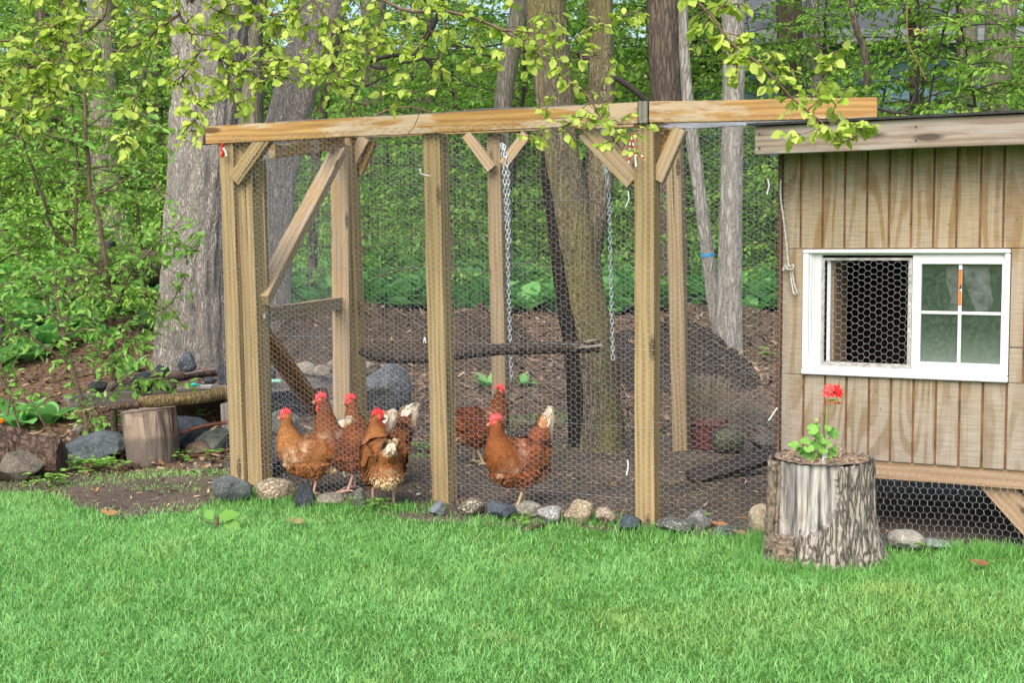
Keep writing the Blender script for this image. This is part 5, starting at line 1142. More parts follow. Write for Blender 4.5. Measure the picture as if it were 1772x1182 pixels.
# clouded film behind the pane
MF = simple('torn_film', (.30, .34, .32), .5, nz=.2); B = Buf()
def poly(B, pts, y, t=.0008):
    V = [(U(a_, b_), y, Zp(a_, b_)) for a_, b_ in pts]; n = len(V); B.add(V + [(a_, y + t, c_) for a_, _, c_ in V], [list(range(n)), list(range(n, 2 * n))[::-1]] + [[i, i + n, (i + 1) % n + n, (i + 1) % n] for i in range(n)], smooth=False)
poly(B, [(1637, 458), (1658, 458), (1657, 540), (1640, 538), (1645, 515), (1636, 490)], .017); poly(B, [(1664, 458), (1711, 458), (1713, 500), (1719, 522), (1708, 538), (1688, 540), (1672, 500)], .017)
m, nt, b = newmat('torn_film'); sets(b, Roughness=.5); b.inputs['Base Color'].default_value = (.17, .20, .18, 1)
nz = ntex(nt, mapped(nt), 30, 4); tb = node(nt, 'ShaderNodeBsdfTransparent'); ms = node(nt, 'ShaderNodeMixShader', {0: ramp(nt, nz, [(.3, .08), (.7, .42)]), 1: tb.outputs[0], 2: b.outputs[0]}); nt.links.new(ms.outputs[0], nt.nodes['Material Output'].inputs[0])
B.build('film', m, win, MW)
# manufacturer strip on the muntin: orange with white ends and a small black and white mark
B = Buf(); zz0, zz1 = Zp(1660, 534), Zp(1660, 460); OR_, BL_, WH_ = (.72, .16, .015), (.01, .01, .01), (.8, .8, .8); sw = .0056; y_ = .0085
def strip(a_, b_, c_, u0=-1, u1=1, dy=0): box(B, (mu + u0 * sw, y_ - dy, zz0 + (zz1 - zz0) * a_), (mu + u1 * sw, y_ + .001, zz0 + (zz1 - zz0) * b_), c_)
strip(.0, .07, WH_); strip(.07, .085, BL_); strip(.085, .90, OR_); strip(.90, .915, BL_); strip(.915, 1, WH_)
h_ = zz1 - zz0; V = [(mu - sw, y_ - .001, zz0 + h_ * .47), (mu + sw * 1.02, y_ - .001, zz0 + h_ * .47), (mu + sw * 1.02, y_ - .001, zz0 + h_ * .58)]; B.add(V, [[0, 1, 2]], BL_, smooth=False)
V = [(mu - sw * .6 + 2 * sw * .8 * k / 8, y_ - .001, zz0 + h_ * (.46 - .10 * (k / 8) ** 2)) for k in range(9)] + [(mu + sw, y_ - .001, zz0 + h_ * .46)]; B.add(V, [list(range(10))], WH_, smooth=False)
B.build('sticker', colmat('printed_label', .5), win, MW)
# rope on the wall
B = Buf(); MR = simple('white_rope', (.50, .48, .42), .85, nz=.25, scale=90, bmp=.4)
def hp(a_, b_, o_=.02): return tuple(HF.px(a_, b_, o_))
tube(B, smooth_path([hp(1351, 311), hp(1351, 340), hp(1356, 380), hp(1361, 420), hp(1364, 455), hp(1366, 462)], .01), .0042, 8)
tube(B, smooth_path([hp(1366, 462), hp(1372, 458, .028), hp(1373, 465, .03), hp(1364, 466, .03), hp(1358, 460, .025), hp(1355, 469), hp(1364, 460, .03), hp(1371, 470), hp(1374, 490), hp(1379, 507), hp(1374, 508), hp(1370, 490), hp(1368, 470)], .005), .0038, 8); tag(B.build('rope', MR), 'white rope knotted and hanging at the left edge of the coop wall', 'rope')
# bin inside
c_ = HF.pt(U(1562), 0, -.42); B = Buf(); tube(B, [ft(c_, zbot + .02), ft(c_, zbot + .10), ft(c_, zbot + .31), ft(c_, zbot + .33)], [.085, .09, .10, .02], 28); tag(B.build('feed_bin', simple('galvanised_bin', (.30, .33, .36), .4, metal=.5)), 'grey metal bin standing inside the coop behind the window netting', 'bin')
# ------------------------------------------------------------------ flower stump
sp = gnd(1430, 982); R_ = .182; SC = Vector((sp.x, sp.y + .10, 0)); Hs = at(1430, 792, SC.y).z
stump = empty('flower_stump', SC, 'weathered stump planter with peeling bark and a red geranium growing in its top', 'stump')
V = []; C = []; n_ = 220; nz_ = 110; r = random.Random(2)
for j in range(nz_ + 1):
    z = -.04 + (Hs + .04) * j / nz_; t = max(0, z / Hs)
    for i in range(n_):
        a = 2 * math.pi * i / n_; ca, sa = math.cos(a), math.sin(a)
        fr = math.degrees(math.atan2(ca, -sa))           # 0 = facing the camera, + to the right
        bare = 1.0 if -62 < fr < (8 + 10 * noise.noise(Vector((z * 9, 1, 0))) - 14 * (1 - t)) and t > .38 + .20 * noise.noise(Vector((fr * .08, 0, 3))) - (.34 if -62 < fr < -38 else 0) + .12 * max(0, fr + 20) / 30 else 0.0
        if -66 < fr < -56: bare = 1.0
        fur = abs(noise.noise(Vector((ca * 9, sa * 9, z * 3.0)))) * .09 + noise.noise(Vector((ca * 19, sa * 19, z * 14))) * .022 + .016 * noise.noise(Vector((ca * 40, sa * 40, z * 40)))
        grain = .014 * noise.noise(Vector((ca * 22, sa * 22, z * 2))) - .05 * max(0, .12 - abs(noise.noise(Vector((ca * 9, sa * 9, z * .8 + 4))))) * 4
        flare = .38 * math.exp(-t * 4.0) * (1 + .35 * math.cos(a * 3 + .8)) + (.28 * math.exp(-t * 4) if 50 < fr < 120 else 0) * math.sin(math.radians(max(0, min(180, (fr - 50) * 180 / 70))))
        k = R_ * (.93 + flare * .55 + (.075 + fur * 1.1 if not bare else -.015 + grain) + .035 * math.cos(2 * a))
        if -66 < fr < -56 and t > .3: k -= R_ * .07
        V.append((ca * k, sa * k, z + (.026 * noise.noise(Vector((ca * 2.5, sa * 2.5, 0))) + .014 * (noise.noise(Vector((ca * 20, sa * 20, 0)))) if j == nz_ else 0))); C.append((bare, 0, 0))
i = np.arange(n_); j = np.arange(nz_)[:, None]; F = np.stack([j * n_ + i, j * n_ + (i + 1) % n_, (j + 1) * n_ + (i + 1) % n_, (j + 1) * n_ + i], -1).reshape(-1, 4)
B = Buf(); B.add(V, F, C)
m, nt, b = newmat('stump_wood'); sep = node(nt, 'ShaderNodeSeparateColor', {0: attr(nt)})
v = mapped(nt, (26, 26, 1.6)); f1 = ntex(nt, v, 1.4, 6, .65); f2 = ntex(nt, mapped(nt, (7, 7, 1.5)), 1.4, 4)
bw = mix(nt, ramp(nt, f1, [(.40, 0), (.60, 1)]), (.10, .095, .088), (.52, .49, .445)); bw = mix(nt, ramp(nt, f2, [(.50, 0), (.62, .6)]), bw, (.17, .17, .18)); bw = mix(nt, ramp(nt, ntex(nt, mapped(nt, (24, 24, .9)), 1.1, 3), [(.36, .9), (.44, 0)]), bw, (.03, .028, .026)); bw = mix(nt, ramp(nt, ntex(nt, mapped(nt, (9, 9, 3)), 1.2, 3), [(.6, 0), (.7, .5)]), bw, (.22, .16, .10))
vb = mapped(nt, (17, 17, 3.4)); dd = node(nt, 'ShaderNodeTexNoise', {'Vector': vb, 'Scale': 2, 'Detail': 5}); vm = node(nt, 'ShaderNodeVectorMath', {0: vb, 1: dd.outputs[1]}, operation='ADD').outputs[0]
n1 = ntex(nt, vm, 5, 8, .7); vor = node(nt, 'ShaderNodeTexVoronoi', {'Vector': vm, 'Scale': 2.6}, feature='DISTANCE_TO_EDGE').outputs[0]
hb = mix(nt, .5, ramp(nt, vor, [(0, 0), (.3, 1)]), n1); bk = mix(nt, ramp(nt, hb, [(.25, 0), (.62, 1)]), (.075, .06, .05), (.43, .385, .33)); bk = mix(nt, ramp(nt, n1, [(.6, 0), (.7, .3)]), bk, (.36, .15, .08))
nt.links.new(mix(nt, sep.outputs[0], bk, bw), b.inputs['Base Color']); sets(b, Roughness=.9, Specular_IOR_Level=.2); bump(nt, b, mix(nt, sep.outputs[0], hb, f1), .9, .02)
B.build('trunk', m, stump, Matrix.Translation(SC))
B = Buf(); V = [(0, 0, Hs - .035)]
top = [(math.cos(2 * math.pi * i / 64), math.sin(2 * math.pi * i / 64)) for i in range(64)]
for q_, zz in ((.35, Hs - .03), (.6, Hs - .012), (.8, Hs + .004), (.97, Hs + .001)):
    for ca, sa in top: V.append((ca * R_ * q_ * 1.0, sa * R_ * q_, zz + .006 * noise.noise(Vector((ca * q_ * 9, sa * q_ * 9, 5)))))
F = [[0, 1 + i, 1 + (i + 1) % 64] for i in range(64)]; B.add(V, F + [[1 + j * 64 + i, 1 + (j + 1) * 64 + i, 1 + (j + 1) * 64 + (i + 1) % 64, 1 + j * 64 + (i + 1) % 64] for j in range(3) for i in range(64)])
m, nt, b = newmat('crumbled_wood'); n_1 = ntex(nt, mapped(nt), 40, 5, .7); nt.links.new(mix(nt, ramp(nt, n_1, [(.35, 0), (.6, 1)]), (.06, .045, .035), (.33, .25, .18)), b.inputs['Base Color']); sets(b, Roughness=.95); bump(nt, b, n_1, .8, .02); B.build('cut_top', m, stump, Matrix.Translation(SC))
B = Buf(); rg = np.random.default_rng(4); n = 500; a = rg.random(n) * 6.28; q = np.sqrt(rg.random(n)) * R_ * .97; P = np.stack([np.cos(a) * q, np.sin(a) * q, np.full(n, Hs + .006)], 1); A = unit(rg, n); A[:, 2] *= .3; N = unit(rg, n) * .5; N[:, 2] += 1
scatter(B, P, A, N, .006 + rg.random(n) * .012, rg, np.array([(.42, .26, .16), (.3, .2, .13), (.5, .36, .24)])[rg.integers(0, 3, n)], CHIP); o = B.build('wood_crumbs', MCHIP, stump, Matrix.Translation(SC)); o['kind'] = 'stuff'
# loose bark slabs on the left
B = Buf(); V = []; 
for (fr0, fr1, z0, z1, rad_, tw) in ((-88, -66, .15, .985, 1.12, .02), (-60, -36, -.02, .34, 1.33, .0)):
    nn, mm = 10, 40; V = []
    for s_ in (0, 1):
        for j in range(mm + 1):
            for i in range(nn + 1):
                t = j / mm; fr = math.radians(fr0 + (fr1 - fr0) * i / nn + 2.5 * noise.noise(Vector((t * 6, i * .3, fr0)))); z = Hs * (z0 + (z1 - z0) * t) + .006 * noise.noise(Vector((i * .9, j * .1, 0)))
                k = R_ * (rad_ + .10 * (1 - t) * (1 if z0 > 0 else .4) + .035 * noise.noise(Vector((i * .5, t * 8, fr0)))) - s_ * .016 + .006 * noise.noise(Vector((i * 1.4, t * 25, fr0)))
                V.append((math.sin(fr) * k, -math.cos(fr) * k, z))
    S_ = (nn + 1) * (mm + 1); F = []
    for j in range(mm):
        for i in range(nn):
            a_ = j * (nn + 1) + i; F += [[a_, a_ + 1, a_ + nn + 2, a_ + nn + 1], [S_ + a_, S_ + a_ + nn + 1, S_ + a_ + nn + 2, S_ + a_ + 1]]
    for j in range(mm):
        for i in (0, nn): a_ = j * (nn + 1) + i; F.append([a_, a_ + nn + 1, S_ + a_ + nn + 1, S_ + a_])
    for i in range(nn):
        for j in (0, mm): a_ = j * (nn + 1) + i; F.append([a_, a_ + 1, S_ + a_ + 1, S_ + a_])
    B = Buf(); B.add(V, F, (0, 0, 0)); B.build('bark_slab', stump.children[0].data.materials[0], stump, Matrix.Translation(SC))
# geranium
G0 = Vector((SC.x - .02, SC.y - .03, Hs - .01)); ger = empty('geranium', G0, 'red flowering geranium planted in the top of the stump', 'flower')
yG = G0.y; MST = simple('green_stem', (.16, .28, .07), .6); B = Buf()
def G(px, py, dy=0): return at(px, py, yG + dy)
stems = [[(1420, 795), (1424, 770), (1428, 745), (1432, 710), (1441, 693)], [(1415, 795), (1416, 770), (1417, 740)], [(1412, 795), (1400, 778), (1378, 772)], [(1415, 795), (1405, 770), (1396, 765)], [(1420, 795), (1432, 765), (1438, 752)], [(1418, 795), (1416, 780), (1412, 757)], [(1418, 795), (1430, 785), (1440, 786)], [(1416, 795), (1404, 790), (1392, 784)], [(1417, 795), (1418, 765), (1420, 755)]]
for k, s_ in enumerate(stems): tube(B, smooth_path([tuple(G(a_, b_, -.01 * (k % 3))) for a_, b_ in s_], .01), .0026 if k == 0 else .0022, 6)
B.build('stem', MST, ger)
def scallop(B, c, nrm, rad, seed):
    nrm = Vector(nrm).normalized(); _, s_, t_ = frame(nrm, Vector((0, 0, 1)) if abs(nrm.z) < .9 else Vector((0, 1, 0))); V = [c]; rr = random.Random(seed); a0 = rr.random() * 6.28; N_ = 40
    for q_ in (.55, 1.0):
        for k in range(N_):
            a = 2 * math.pi * k / N_; notch = 1 - .75 * math.exp(-(((a + math.pi) % (2 * math.pi)) - math.pi) ** 2 * 10); rad_ = rad * q_ * (1 + .08 * abs(math.sin(a * 4.5)) * q_) * (.45 + .55 * notch); V.append(c + (s_ * math.cos(a + a0) + t_ * math.sin(a + a0)) * rad_ + nrm * (rad * (.22 * q_ * q_ + .09 * math.sin(a * 5) * q_)))
    F = [[0, 1 + k, 1 + (k + 1) % N_] for k in range(N_)] + [[1 + k, 1 + N_ + k, 1 + N_ + (k + 1) % N_, 1 + (k + 1) % N_] for k in range(N_)]; B.add([v_[:] for v_ in V], F, (rr.random(), .1 * rr.random(), 0))
B = Buf()
for k, (a_, b_, q_, nx_, ny_, nz__) in enumerate([(1374, 772, .026, -.2, -.5, .8), (1393, 764, .026, 0, -.5, .8), (1406, 744, .026, -.2, -.8, .5), (1412, 738, .02, .1, -.9, .3), (1440, 750, .030, .3, -.7, .5), (1432, 742, .018, .2, -.6, .6), (1417, 757, .020, 0, -.8, .5), (1414, 770, .026, 0, -.7, .6), (1400, 777, .024, -.2, -.6, .7), (1392, 786, .022, -.3, -.5, .8), (1404, 790, .026, -.1, -.8, .5), (1424, 780, .022, .1, -.7, .6), (1440, 784, .026, .4, -.5, .7), (1432, 792, .020, .2, -.8, .5), (1424, 764, .017, .2, -.7, .6), (1384, 779, .018, -.4, -.6, .6), (1410, 752, .018, .1, -.8, .5), (1433, 768, .017, .3, -.7, .5), (1444, 776, .016, .4, -.7, .5)]): scallop(B, G(a_, b_, -.018 * (k % 3)), (nx_, ny_, nz__), q_ * .82, k)
B.build('leaves', leafmat('geranium_leaf', (.10, .27, .045), (.22, .44, .09), .3), ger)
MPET = simple('red_petal', (.62, .012, .006), .5, nz=.12, scale=60); B = Buf(); rr = random.Random(7)
for (a_, b_, nx_) in ((1435, 673, -.35), (1449, 674, .35), (1442, 680, 0), (1432, 680, -.5), (1451, 681, .5)):
    c = G(a_, b_, -.012); nrm = Vector((nx_, -.8, .45)).normalized(); _, s_, t_ = frame(nrm)
    a0 = rr.random() * 6
    for k in range(5):
        a = a0 + k * 2 * math.pi / 5; dr = s_ * math.cos(a) + t_ * math.sin(a); sd2 = nrm.cross(dr); L_ = .021; V = []
        for u_, w_ in ((0, .1), (.35, .45), (.7, .62), (.92, .45), (1.0, .15)):
            for q_ in (-1, 0, 1): V.append((c + dr * L_ * u_ + sd2 * q_ * w_ * L_ * .62 + nrm * (.004 * u_ - .002 * abs(q_) * u_))[:])
        B.add(V, [[j * 3 + i, j * 3 + i + 1, j * 3 + i + 4, j * 3 + i + 3] for j in range(4) for i in range(2)])
B.build('flower', MPET, ger)
B = Buf()
for k in range(14):
    a = k * 2.4; q_ = .004 + .0105 * (k / 14) ** .5; c = G(1441, 691, 0) + Vector((math.cos(a) * q_ * 1.5, math.sin(a) * q_ - .006, -.002 - .008 * rr.random())); e = c + Vector(((c.x - G(1441, 691).x) * .5, -.002, -.010)); tube(B, [G(1441, 691), c], .0008, 4, (.25, .3, .08)); tube(B, [c, c.lerp(e, .3), c.lerp(e, .7), e], [.001, .0034, .003, .0008], 8, [(.3, .28, .06), (.35, .2, .05), (.6, .06, .02), (.7, .02, .01)])
c = G(1413, 729, -.01)
for k in range(12): a = k * 2.4; q_ = .007 * (k / 12) ** .5; P_ = c + Vector((math.cos(a) * q_, math.sin(a) * q_, .003 - q_ * .3)); tube(B, [P_, P_ + Vector((0, -.001, .004)), P_ + Vector((0, -.001, .007))], [.002, .0026, .0006], 6, (.42, .5, .10))
B.build('bud', colmat('flower_bud', .6), ger)
B = Buf(); q_ = G(1427, 797, -.03); box(B, (q_.x - .010, q_.y, q_.z), (q_.x + .008, q_.y + .001, q_.z + .045), bev=.0003); o = B.build('plant_tag', simple('grey_white_tag', (.55, .56, .55), .5), None); tag(o, 'small whitish plant label stuck beside the geranium', 'plant label')
# ------------------------------------------------------------------ the bench of logs, and what lies on it
zT = .315
def tz(px, py, z): r_ = ray(px, py); return CAM + r_ * ((z - CAM.z) / r_.z)
bench = empty('bench', tz(122, 693, 0), 'low slab bench resting on a log stump, covered with stones and debris', 'bench')
A0, A1 = tz(120, 686, zT), tz(586, 652, zT); bv = (A1 - A0).normalized(); bn = Vector((-bv.y, bv.x, 0))
m, nt, b = newmat('littered_plank'); v = mapped(nt); n1 = ntex(nt, v, 14, 6, .65); n2 = ntex(nt, v, 50, 4, .7)
c = mix(nt, ramp(nt, n1, [(.4, 0), (.55, 1)]), (.24, .21, .18), (.13, .055, .04)); c = mix(nt, ramp(nt, n2, [(.45, .5), (.6, 0)]), c, (.06, .035, .03)); nt.links.new(c, b.inputs['Base Color']); sets(b, Roughness=.9); bump(nt, b, n2, .6, .01); MLIT = m
for k in range(8):
    a_ = A0 + bn * (.075 + k * .152) + Vector((0, 0, -.022 - .003 * (k % 2))); b_ = A1 + bn * (.075 + k * .152) + Vector((0, 0, -.022 - .003 * (k % 2)))
    if k: a_ = a_ + bv * (.25 + .06 * k)
    board(a_, b_, .147, .036, Vector((0, 0, 1)), W_GREY if k == 0 else MLIT, bench, 'plank')
board(A0 + bv * .0 + bn * .012 + Vector((0, 0, -.055)), A1 + bn * .012 + Vector((0, 0, -.055)), .035, .022, bn, W_GREY, bench, 'edge_rail')
ps = at(395, 770, 7.6); board(Vector((ps.x, ps.y, g(ps.x, ps.y) - .03)), Vector((ps.x - .01, ps.y, zT - .04)), .05, .05, Vector((0, -1, 0)), W_GREY, bench, 'leg')
pr = tz(560, 690, 0) + bn * .4; board(Vector((pr.x, pr.y + .2, -.03)), Vector((pr.x, pr.y + .2, zT - .04)), .08, .08, Vector((0, -1, 0)), W_GREY, bench, 'leg')
# stump under it
sp2 = gnd(250, 806); cx_ = Vector((sp2.x, sp2.y + .12, 0)); B = Buf(); R2 = 45 / pxm(cx_.y); h2 = at(250, 715, cx_.y - R2).z
trunk_geo(B, [(cx_.x + .012, cx_.y, -.04, R2 * .97), (cx_.x + .006, cx_.y, .08, R2 * .98), (cx_.x, cx_.y, .2, R2), (cx_.x - .008, cx_.y, h2, R2 * 1.0)], 81, .05, 96, .01, .0)
m, nt, b = newmat('debarked_log'); f1 = ntex(nt, mapped(nt, (20, 20, 1.5)), 1.5, 6); f2 = ntex(nt, mapped(nt, (1, 1, 1)), 6, 5); zc = node(nt, 'ShaderNodeSeparateXYZ', {0: mapped(nt)}).outputs[2]
c = mix(nt, ramp(nt, f1, [(.3, 0), (.6, 1)]), (.15, .11, .08), (.34, .27, .21)); low = mix(nt, ntex(nt, mapped(nt), 90, 3), (.10, .082, .068), (.19, .155, .13)); zz_ = node(nt, 'ShaderNodeMath', {0: zc, 1: node(nt, 'ShaderNodeMath', {0: f2, 1: .22}, operation='MULTIPLY').outputs[0]}, operation='ADD')
c = mix(nt, ramp(nt, zz_.outputs[0], [(.22, 1), (.26, 0)]), c, low); c = mix(nt, ramp(nt, f2, [(.6, 0), (.66, .5)]), c, (.13, .08, .045)); c = mix(nt, ramp(nt, ntex(nt, mapped(nt, (22, 22, .9)), 1.1, 4), [(.37, .85), (.43, 0)]), c, (.05, .035, .025)); c = mix(nt, ramp(nt, ntex(nt, mapped(nt, (3, 3, 5)), 2, 5), [(.5, 0), (.62, .5)]), c, (.12, .085, .06)); nt.links.new(c, b.inputs['Base Color']); sets(b, Roughness=.9, Specular_IOR_Level=.2); bump(nt, b, f1, .9, .02)
tag(B.build('log_stump', m), 'pale debarked log stump standing under the bench, muddy at its foot', 'stump')
BK_ROT = bark('rotten_bark', (.15, .10, .075), (.03, .022, .018), 1.1); BK_YEL = bark('yellow_lichen_bark', (.30, .23, .11), (.10, .07, .035), 1.6)
zl = zT - .0
logobj([(at(238, 695, 7.1), .026), (at(262, 695, 7.12), .034), (at(300, 692, 7.16), .035), (at(345, 688, 7.25), .036), (at(385, 681, 7.35), .037), (at(414, 675, 7.4), .037)], 82, BK_YEL, 'thick yellowish branch lying along the front of the bench', 'branch', 'bench_branch', .05, 28, .015)
logobj([(at(187, 707, 7.05), .014), (at(212, 703, 7.06), .020), (at(240, 700, 7.08), .024)], 83, BK_ROT, 'short rotten stick end resting on top of the log stump', 'branch', 'stick', .08, 20, .01)
logobj([(tz(278, 662, .33), .018), (tz(330, 650, .335), .020), (tz(372, 645, .335), .016)], 84, BK_ROT, 'rotten stick lying across the bench behind the granite stone', 'branch', 'stick', .08, 20, .01)
logobj([(tz(320, 648, .35), .010), (tz(360, 641, .355), .012), (tz(398, 634, .37), .008)], 85, W_WEATH, 'thin brown branch lying on driftwood at the back of the bench', 'branch', 'stick', .06, 14, .01)
logobj([(tz(335, 648, .33), .02), (tz(365, 644, .335), .026), (tz(392, 641, .335), .02)], 86, simple('driftwood', (.42, .34, .26), .9, nz=.25, scale=20), 'pale driftwood piece at the back of the bench', 'driftwood', 'driftwood', .06, 20, .01)
tb_ = zT - .006
rock(246, 665, 34, 28, (.05, .065, .075), 'dark round faceted rock on the front of the bench', 50, base=tb_, facets=10, sharp=.7, speck=.1)
rock(264, 653, 34, 24, (.21, .17, .13), 'brown grey rock behind the dark round one', 51, base=tb_)
rock(289, 671, 28, 16, (.15, .13, .10), 'small flat olive brown stone on the front of the bench', 52, base=tb_, facets=4, sharp=.85)
rock(322, 631, 34, 30, (.17, .20, .22), 'speckled granite stone with pointed top standing on the bench', 53, base=tb_ + .01, facets=5, sharp=.75, speck=.8, tri=.8)
rock(275, 645, 28, 18, (.09, .105, .12), 'blue grey stone left of the granite stone', 54, base=tb_)
rock(388, 650, 30, 34, (.07, .08, .095), 'black rock on the bench beside the corner post', 55, base=tb_, facets=9, sharp=.65, speck=.1)
rock(362, 659, 26, 12, (.06, .07, .08), 'small black stone behind the plastic tray', 56, base=tb_)
rock(168, 672, 34, 16, (.08, .085, .09), 'flat black stone on the left end of the bench', 57, base=tb_, facets=12, sharp=.5)
rock(192, 672, 18, 18, (.26, .22, .17), 'little beige stone near the shrub stem on the bench', 58, base=tb_)
rock(528, 640, 40, 24, (.33, .29, .23), 'pale driftwood coloured stone behind the door diagonal', 59, base=tb_ + .01); rock(555, 645, 26, 18, (.40, .33, .26), 'round pale stone next to the door stile', 60, base=tb_ + .01, facets=3)
rock(575, 636, 26, 24, (.3, .24, .19), 'pinkish rough stone beside the rear left post', 61, base=tb_ + .01); rock(462, 650, 34, 22, (.10, .12, .13), 'blue grey stone behind the inner corner post', 62, base=tb_ + .01)
B = Buf(); c = tz(336, 668, tb_ + .004); tube(B, [c + Vector((-.022, 0, .004)), c + Vector((-.018, 0, .008)), c + Vector((0, 0, .011)), c + Vector((.012, 0, .008)), c + Vector((.05, .01, .006))], [.002, .010, .012, .006, .003], 14); tag(B.build('plastic_spoon', simple('turquoise_plastic', (.0, .36, .30), .35)), 'turquoise plastic scoop lying on the bench', 'plastic toy')
B = Buf(); c = tz(357, 672, tb_); bm = bmesh.new(); bmesh.ops.create_cube(bm, size=1)
for v_ in bm.verts: k_ = 1 if v_.co.z > 0 else .82; v_.co = Vector((v_.co.x * .085 * k_, v_.co.y * .05 * k_, v_.co.z * .018 + .009))
bmesh.ops.delete(bm, geom=[f for f in bm.faces if f.normal.z > .9], context='FACES'); bmesh.ops.solidify(bm, geom=bm.faces[:], thickness=.0015); add_bm(B, bm, smooth=False); o = B.build('plastic_tray', simple('clear_grey_plastic', (.32, .31, .30), .25)); o.location = c; tag(o, 'small greyish plastic tray on the bench beside the scoop', 'tray')
B = Buf(); c = tz(478, 662, tb_ + .02); box(B, (c.x - .04, c.y - .01, c.z), (c.x + .035, c.y + .03, c.z + .02), bev=.006); tag(B.build('plastic_piece', simple('mint_plastic', (.30, .62, .50), .4)), 'mint green plastic piece on the bench behind the door', 'plastic toy')
# litter on the bench
B = Buf(); rg = np.random.default_rng(9); n = 1800; u_ = rg.random(n); w_ = rg.random(n) * 1.15; P = np.array([(A0 + (A1 - A0) * a_ + bn * b_)[:] for a_, b_ in zip(u_ * .75 + .24, w_)]); P[:, 2] = zT - .0; A = unit(rg, n); A[:, 2] *= .2; N = unit(rg, n) * .4; N[:, 2] += 1
scatter(B, P, A, N, .008 + rg.random(n) * .022, rg, np.array([(.20, .05, .04), (.28, .10, .07), (.12, .06, .04), (.32, .24, .18)])[rg.integers(0, 4, n)], CHIP); tag(B.build('litter', MCHIP), 'reddish fallen flowers and bark crumbs on the bench', 'litter', kind='stuff')
# rusty iron bars
MRUST = simple('rusty_iron', (.17, .065, .035), .85, nz=.35, scale=50, bmp=.3); B = Buf(); tube(B, smooth_path([tuple(at(296, 757, 7.25)), tuple(at(325, 745, 7.3)), tuple(at(355, 737, 7.35)), tuple(at(394, 731, 7.4))], .02), .011, 6); tag(B.build('iron_bar', MRUST), 'curved rusty iron bar sticking out from under the bench', 'iron bar')
B = Buf(); W_ = [gnd(a_, b_) for a_, b_ in ((296, 793), (330, 793), (365, 790), (398, 782))]; tube(B, smooth_path([(p_.x, p_.y, p_.z + .012) for p_ in W_], .02), .009, 6); tag(B.build('iron_bar', MRUST), 'rusty iron bar lying on the soil in front of the bench', 'iron bar')
# rotten log with marigold
p = gnd(60, 834); q0 = at(-120, 775, p.y + .25); q1 = at(40, 780, p.y + .22); q2 = at(107, 776, p.y + .2)
zc_ = .09; rl = logobj([(Vector((q0.x, q0.y, zc_ + .02)), .16), (Vector((at(0, 780, q1.y).x, q1.y, zc_ + .02)), .15), (Vector((q1.x, q1.y, zc_)), .125), (Vector((q2.x - .06, q2.y, zc_ - .01)), .112), (Vector((q2.x, q2.y, zc_ - .01)), .105)], 87, BK_ROT, 'big dark rotten log lying at the left edge beside the lawn', 'log', 'rotten_log', .12, 72, .02)
logobj([(gnd(196, 812) + Vector((0, 0, .015)), .015), (gnd(215, 812) + Vector((0, 0, .018)), .018), (gnd(243, 811) + Vector((0, 0, .016)), .015)], 88, BK_ROT, 'short broken stick at the foot of the log stump', 'branch', 'stick', .08, 16, .01)
logobj([(gnd(903, 926) + Vector((0, 0, .01)), .005), (gnd(925, 919) + Vector((0, 0, .015)), .008), (gnd(948, 911) + Vector((0, 0, .012)), .007)], 89, BK_ROT, 'dark short stick lying on the lawn below the slate stone', 'branch', 'stick', .08, 12, .01)
mg = at(2, 757, q1.y - .02); mar = empty('marigold', mg, 'orange marigold growing on the rotten log at the left edge', 'flower'); B = Buf(); rg = np.random.default_rng(5)
n = 90; P = np.array(mg[:]) + rg.normal(size=(n, 3)) * np.array([.025, .02, .022]); A = unit(rg, n); N = unit(rg, n); scatter(B, P, A, N, .022, rg, leafcol(rg, n), LEAF and (LEAF[0], LEAF_F3)); B.build('leaves', L_SHRUB, mar); B = Buf(); tube(B, [mg + Vector((0, 0, -.05)), mg + Vector((0, 0, .06))], .002, 5); B.build('stem', MST, mar)
B = Buf(); c = at(3, 729, q1.y - .02); n = 70; A = unit(rg, n); A[:, 2] = A[:, 2] * .5 + .15; N = unit(rg, n); N[:, 2] += 1; scatter(B, np.tile(np.array(c[:]), (n, 1)), A, N, .016, rg, (.0, 0, 0), NLEAF); B.build('flower', simple('orange_petal', (.85, .28, .01), .5), mar)
# uprooted weed and dead leaves on the lawn
p = gnd(376, 920); uw = empty('uprooted_weed', p, 'uprooted wilting weed with two green leaves lying on the lawn below the corner post', 'weed'); B = Buf(); P_ = p + Vector((0, 0, .035)); tube(B, smooth_path([tuple(P_ + Vector((-.085, 0, .035))), tuple(P_ + Vector((-.04, 0, .005))), tuple(P_), tuple(P_ + Vector((.05, .0, .0)))], .01), .0025, 5); tube(B, [P_ + Vector((0, 0, -.01)), P_ + Vector((.0, 0, .03))], .008, 6); tube(B, [P_, P_ + Vector((-.01, -.02, -.02))], .003, 5)
B.build('stem', MTWIG, uw); B = Buf(); scatter(B, [P_ + Vector((.0, 0, .02)), P_ + Vector((.03, 0, .0)), P_ + Vector((-.02, .0, .02))], [(1, .2, .25), (.9, -.3, -.25), (-.5, .4, .5)], [(0, -.6, 1), (0, -1, .5), (0, -1, .6)], np.array([.10, .085, .06]), rg, leafcol(rg, 3, 0), NLEAF); B.build('leaves', L_SHRUB, uw)
